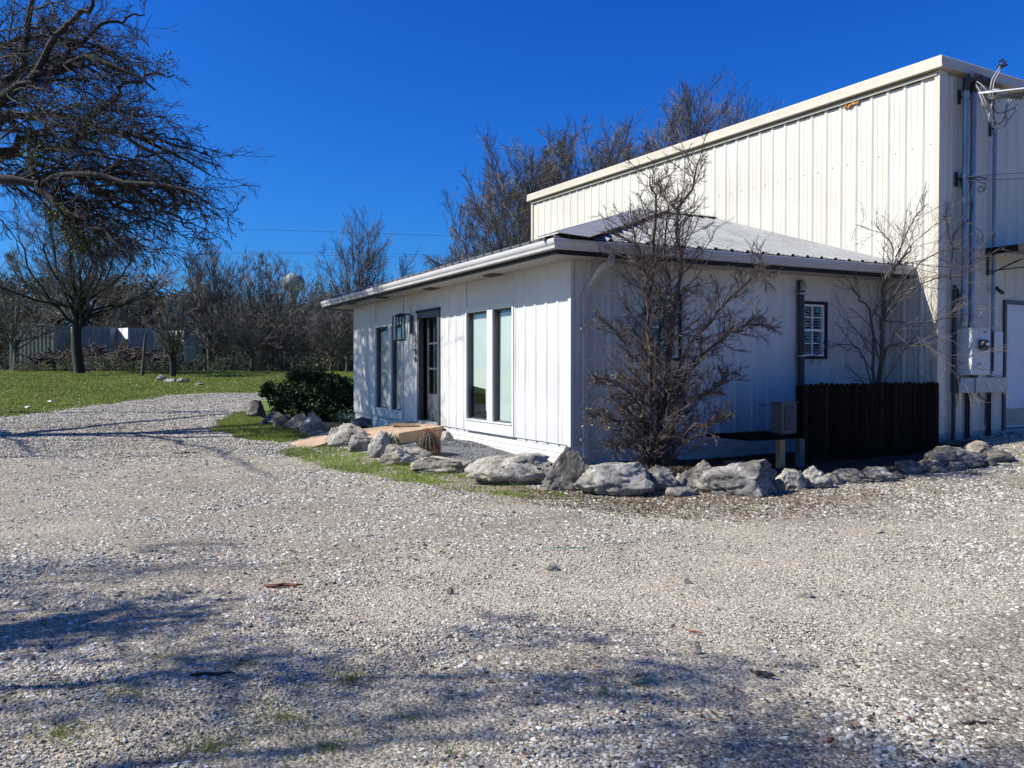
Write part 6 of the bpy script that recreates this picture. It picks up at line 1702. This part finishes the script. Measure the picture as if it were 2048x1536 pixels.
# wire fence along the lawn
wf = empty('wire_fence', (-20, 53.4, 1.3), label='low wire stock fence with thin posts along the back of the lawn', cat='fence')
for px in (9, 68, 127, 185, 242, 300, 358, 412, 466, 520, 569, 622, 676, 730, 790, 850):
    x, y = XY(px, 53.4); z = float(gz(x, y)); mb = MB(); mb.box(x-.035, x+.035, y-.03, y+.03, z-.2, z+1.25); mb.build('post', M['bark_grey'], wf)
for k in range(5):
    x0, y0 = XY(-60, 53.4); x1, y1 = XY(870, 53.4); mb = MB(); mb.tube([(x0+(x1-x0)*i/20, 53.36, float(gz(x0+(x1-x0)*i/20, 53.4))+.2+.24*k) for i in range(21)], .0025, 4); mb.build('wire', M['bark_grey'], wf)
# container and white box trailers
M['container_grey'] = simple('container_grey', (.20, .23, .21), .7, 0, .15, .8)
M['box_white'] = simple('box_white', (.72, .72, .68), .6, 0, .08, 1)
M['box_shaded_side'] = simple('box_shaded_side', (.17, .19, .22), .6, 0, .1, 1)  # long sides of the white trailers, their bluish shade put into the colour
def container(px0, px1, ytop, Y, label, mat, depth, frontpx=0, name='storage_container', turn=0.0):
    x0, _ = XY(px0, Y); x1, _ = XY(px1, Y); z0 = float(gz(x0, Y)); z1 = at(px0, ytop, Y).z
    t = empty(name, ((x0+x1)/2, Y, z0), label=label, cat='container')
    Wc = Wall((x0, Y), (1, turn), (turn, -1)); L_ = x1-x0
    mb = MB(); n_ = int(L_/.28)
    for i in range(n_):
        u = L_*i/n_; s_ = L_/n_
        for a, b2, d0, d1 in ((0, .38, 0, 0), (.38, .5, 0, .04), (.5, .88, .04, .04), (.88, 1, .04, 0)):
            mb.quad(Wc.p(u+a*s_, d0, z0+.1), Wc.p(u+b2*s_, d1, z0+.1), Wc.p(u+b2*s_, d1, z1-.1), Wc.p(u+a*s_, d0, z1-.1))
    mb.build('side', M[mat], t)
    mb = MB(); mb.wbox(Wc, 0, L_, -depth, -.03, z0+.02, z1-.06); mb.build('body', M[mat], t)
    mb = MB(); mb.wbox(Wc, -.03, L_+.03, -.06, .06, z1-.1, z1+.02); mb.wbox(Wc, -.03, L_+.03, -depth, .055, z1-.001+.021, z1+.05); mb.wbox(Wc, -.05, .08, -.03, .065, z0, z1-.1); mb.wbox(Wc, L_-.08, L_+.05, -.03, .065, z0, z1-.1); mb.build('rail', M[mat], t)
    return t, Wc, z0, z1, L_
container(22, 108, 648, 63, 'grey green corrugated container at the far left behind the bare branches', 'container_grey', 2.4)
for i, (a, b_, yt, lb) in enumerate(((126, 219, 653, 'first white box trailer with a bright end, behind the thick lawn tree trunk'), (221, 308, 656, 'second white box trailer, half hidden by the brush pile'), (314, 390, 661, 'third white box trailer, mostly hidden by the thicket'))):
    Y = 62+i*.4
    x0, _ = XY(a, Y); x1, _ = XY(b_, Y); z0 = float(gz(x0, Y)); z1 = at(a, yt, Y).z
    t = empty('box_trailer', ((x0+x1)/2, Y, z0), label=lb, cat='trailer')
    ex = 1.3 if i < 2 else 2.0
    # body turned so that its narrow end catches the sun
    Wc = Wall((x0+ex, Y), (1, .10), (.10, -1)); L_ = x1-x0-ex
    mb = MB(); mb.wbox(Wc, 0, L_, -2.2, 0, z0+.6, z1); mb.build('box', M['box_shaded_side'], t)
    mb = MB()
    for k in range(int(L_/.4)): mb.wbox(Wc, .15+k*.4, .19+k*.4, .002, .014, z0+.62, z1-.05)
    mb.build('rib', M['box_shaded_side'], t)
    We = Wall((x0, Y+ex*.9), (1, -.9), (-.9, -1)); Le = ex*1.345
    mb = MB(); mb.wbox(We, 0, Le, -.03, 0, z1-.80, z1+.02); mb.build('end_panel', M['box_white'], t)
    mb = MB(); mb.wbox(We, 0, .07, -.03, .001, z0+.6, z1-.81); mb.build('end_post', M['box_white'], t)
    for u in (.8, L_-.8):
        mb = MB(); c0 = Wc.p(u, -.02, z0+.38); mb.tube([c0, Wc.p(u, -.28, z0+.38)], .38, 14); mb.build('wheel', M['cable_black'], t)
# low house with a metal roof
hx0, _ = XY(505, 78); hx1, _ = XY(716, 78)
hz0 = float(gz(-20, 78)); hr = at(560, 648, 80).z; he = at(560, 676, 77).z
t = empty('house', ((hx0+hx1)/2, 79, hz0), label='low grey house with a metal roof half hidden by the far thicket', cat='house')
M['house_wall'] = simple('house_wall', (.22, .23, .26), .8, 0, .15, .8); M['house_roof'] = simple('house_roof', (.34, .35, .37), .5, .2, .15, 1.2)
mb = MB(); mb.box(hx0+1, hx1+2, 78, 84, hz0-.1, he); mb.build('wall', M['house_wall'], t)
mb = MB(); mb.hexa([(hx0+.5, 77.2, he-.02), (hx1+2.4, 77.2, he-.02), (hx1+2.4, 81, hr), (hx0+2.2, 81, hr), (hx0+.5, 77.2, he+.1), (hx1+2.4, 77.2, he+.1), (hx1+2.4, 81, hr+.1), (hx0+2.2, 81, hr+.1)])
mb.hexa([(hx0+.5, 84.8, he-.02), (hx1+2.4, 84.8, he-.02), (hx1+2.4, 81.01, hr), (hx0+2.2, 81.01, hr), (hx0+.5, 84.8, he+.1), (hx1+2.4, 84.8, he+.1), (hx1+2.4, 81.01, hr+.1), (hx0+2.2, 81.01, hr+.1)])
mb.build('roof', M['house_roof'], t)
g0 = at(664, 642, 76); g1 = at(697, 676, 76); g2 = at(735, 700, 76)
mb = MB(); mb.hexa([g0+Vector((-.1, 0, -.14)), g1+Vector((0, 0, -.14)), g1+Vector((0, .3, -.14)), g0+Vector((-.1, .3, -.14)), g0, g1+Vector((.05, 0, .05)), g1+Vector((.05, .3, .05)), g0+Vector((0, .3, 0))]); mb.build('bargeboard', M['box_white'], t)
mb = MB()
for px in (533, 541, 552): q = at(px, 700, 76.9); mb.box(q.x-.12, q.x+.12, 76.8, 76.95, hz0, he-.05)
mb.build('porch_post', M['box_white'], t)
mb = MB()
for px in (580, 620, 655): q = at(px, 700, 77.96); mb.box(q.x-.5, q.x+.5, 77.95, 77.98, hz0+.9, hz0+1.8)
mb.build('window', M['interior'], t)
# water tower
Yt = 320; c = at(586, 566, Yt); R_ = 23/FPX*Yt
wt = empty('water_tower', (c.x, Yt, 1.4), label='distant pale globe water tower seen through the bare branches', cat='water tower')
M['tower'] = simple('tower', (.22, .26, .27), .6, 0, .04, .1)
bm = bmesh.new(); bmesh.ops.create_uvsphere(bm, u_segments=36, v_segments=24, radius=R_)
for v_ in bm.verts: v_.co.z *= .86; v_.co += c
me = bpy.data.meshes.new('tank'); bm.to_mesh(me); bm.free(); me.polygons.foreach_set('use_smooth', [True]*len(me.polygons)); me.materials.append(M['tower']); link_mesh('tank', me, wt)
mb = MB(); mb.tube([(c.x, Yt, 1.2), (c.x, Yt, 6), (c.x, Yt, c.z-R_*1.3), (c.x, Yt, c.z-R_*.7)], [2.2, 1.5, 1.5, 2.6], 20); mb.build('pedestal', M['tower'], wt, True)
# power lines far behind
def pline(pts, r, label): 
    mb = MB(); mb.tube(catmull(pts, 6), r, 4); tag(mb.build('power_line', M['cable_black']), label, 'power line')
pline([at(-80, 448, 100), at(500, 459, 100), at(760, 467, 100), at(960, 474, 100), at(1150, 480, 100)], .016, 'highest thin power line crossing the sky over the far trees')
pline([at(-80, 503, 105), at(500, 504, 105), at(680, 506, 105), at(1000, 512, 105)], .014, 'upper of the two lower power lines over the far trees')
pline([at(-80, 507, 105), at(500, 508, 105), at(680, 511, 105), at(1000, 517, 105)], .014, 'lower of the two lower power lines over the far trees')
# white litter on the lawn
for px, py, lb in ((52, 817, 'small white scrap of litter on the near lawn at the left'), (98, 805, 'flat white scrap of litter on the lawn, farther from the drive'), (183, 738, 'white scrap at the foot of the thick-trunked lawn tree')):
    q = G(px, py); mb = MB(); mb.hexa([q+Vector(v_) for v_ in ((-.07, 0, .03), (.06, -.02, .03), (.08, .06, .03), (-.05, .07, .03), (-.06, 0, .07), (.05, 0, .05), (.07, .05, .08), (-.04, .05, .06))]); tag(mb.build('litter', M['white_plastic']), lb, 'litter')
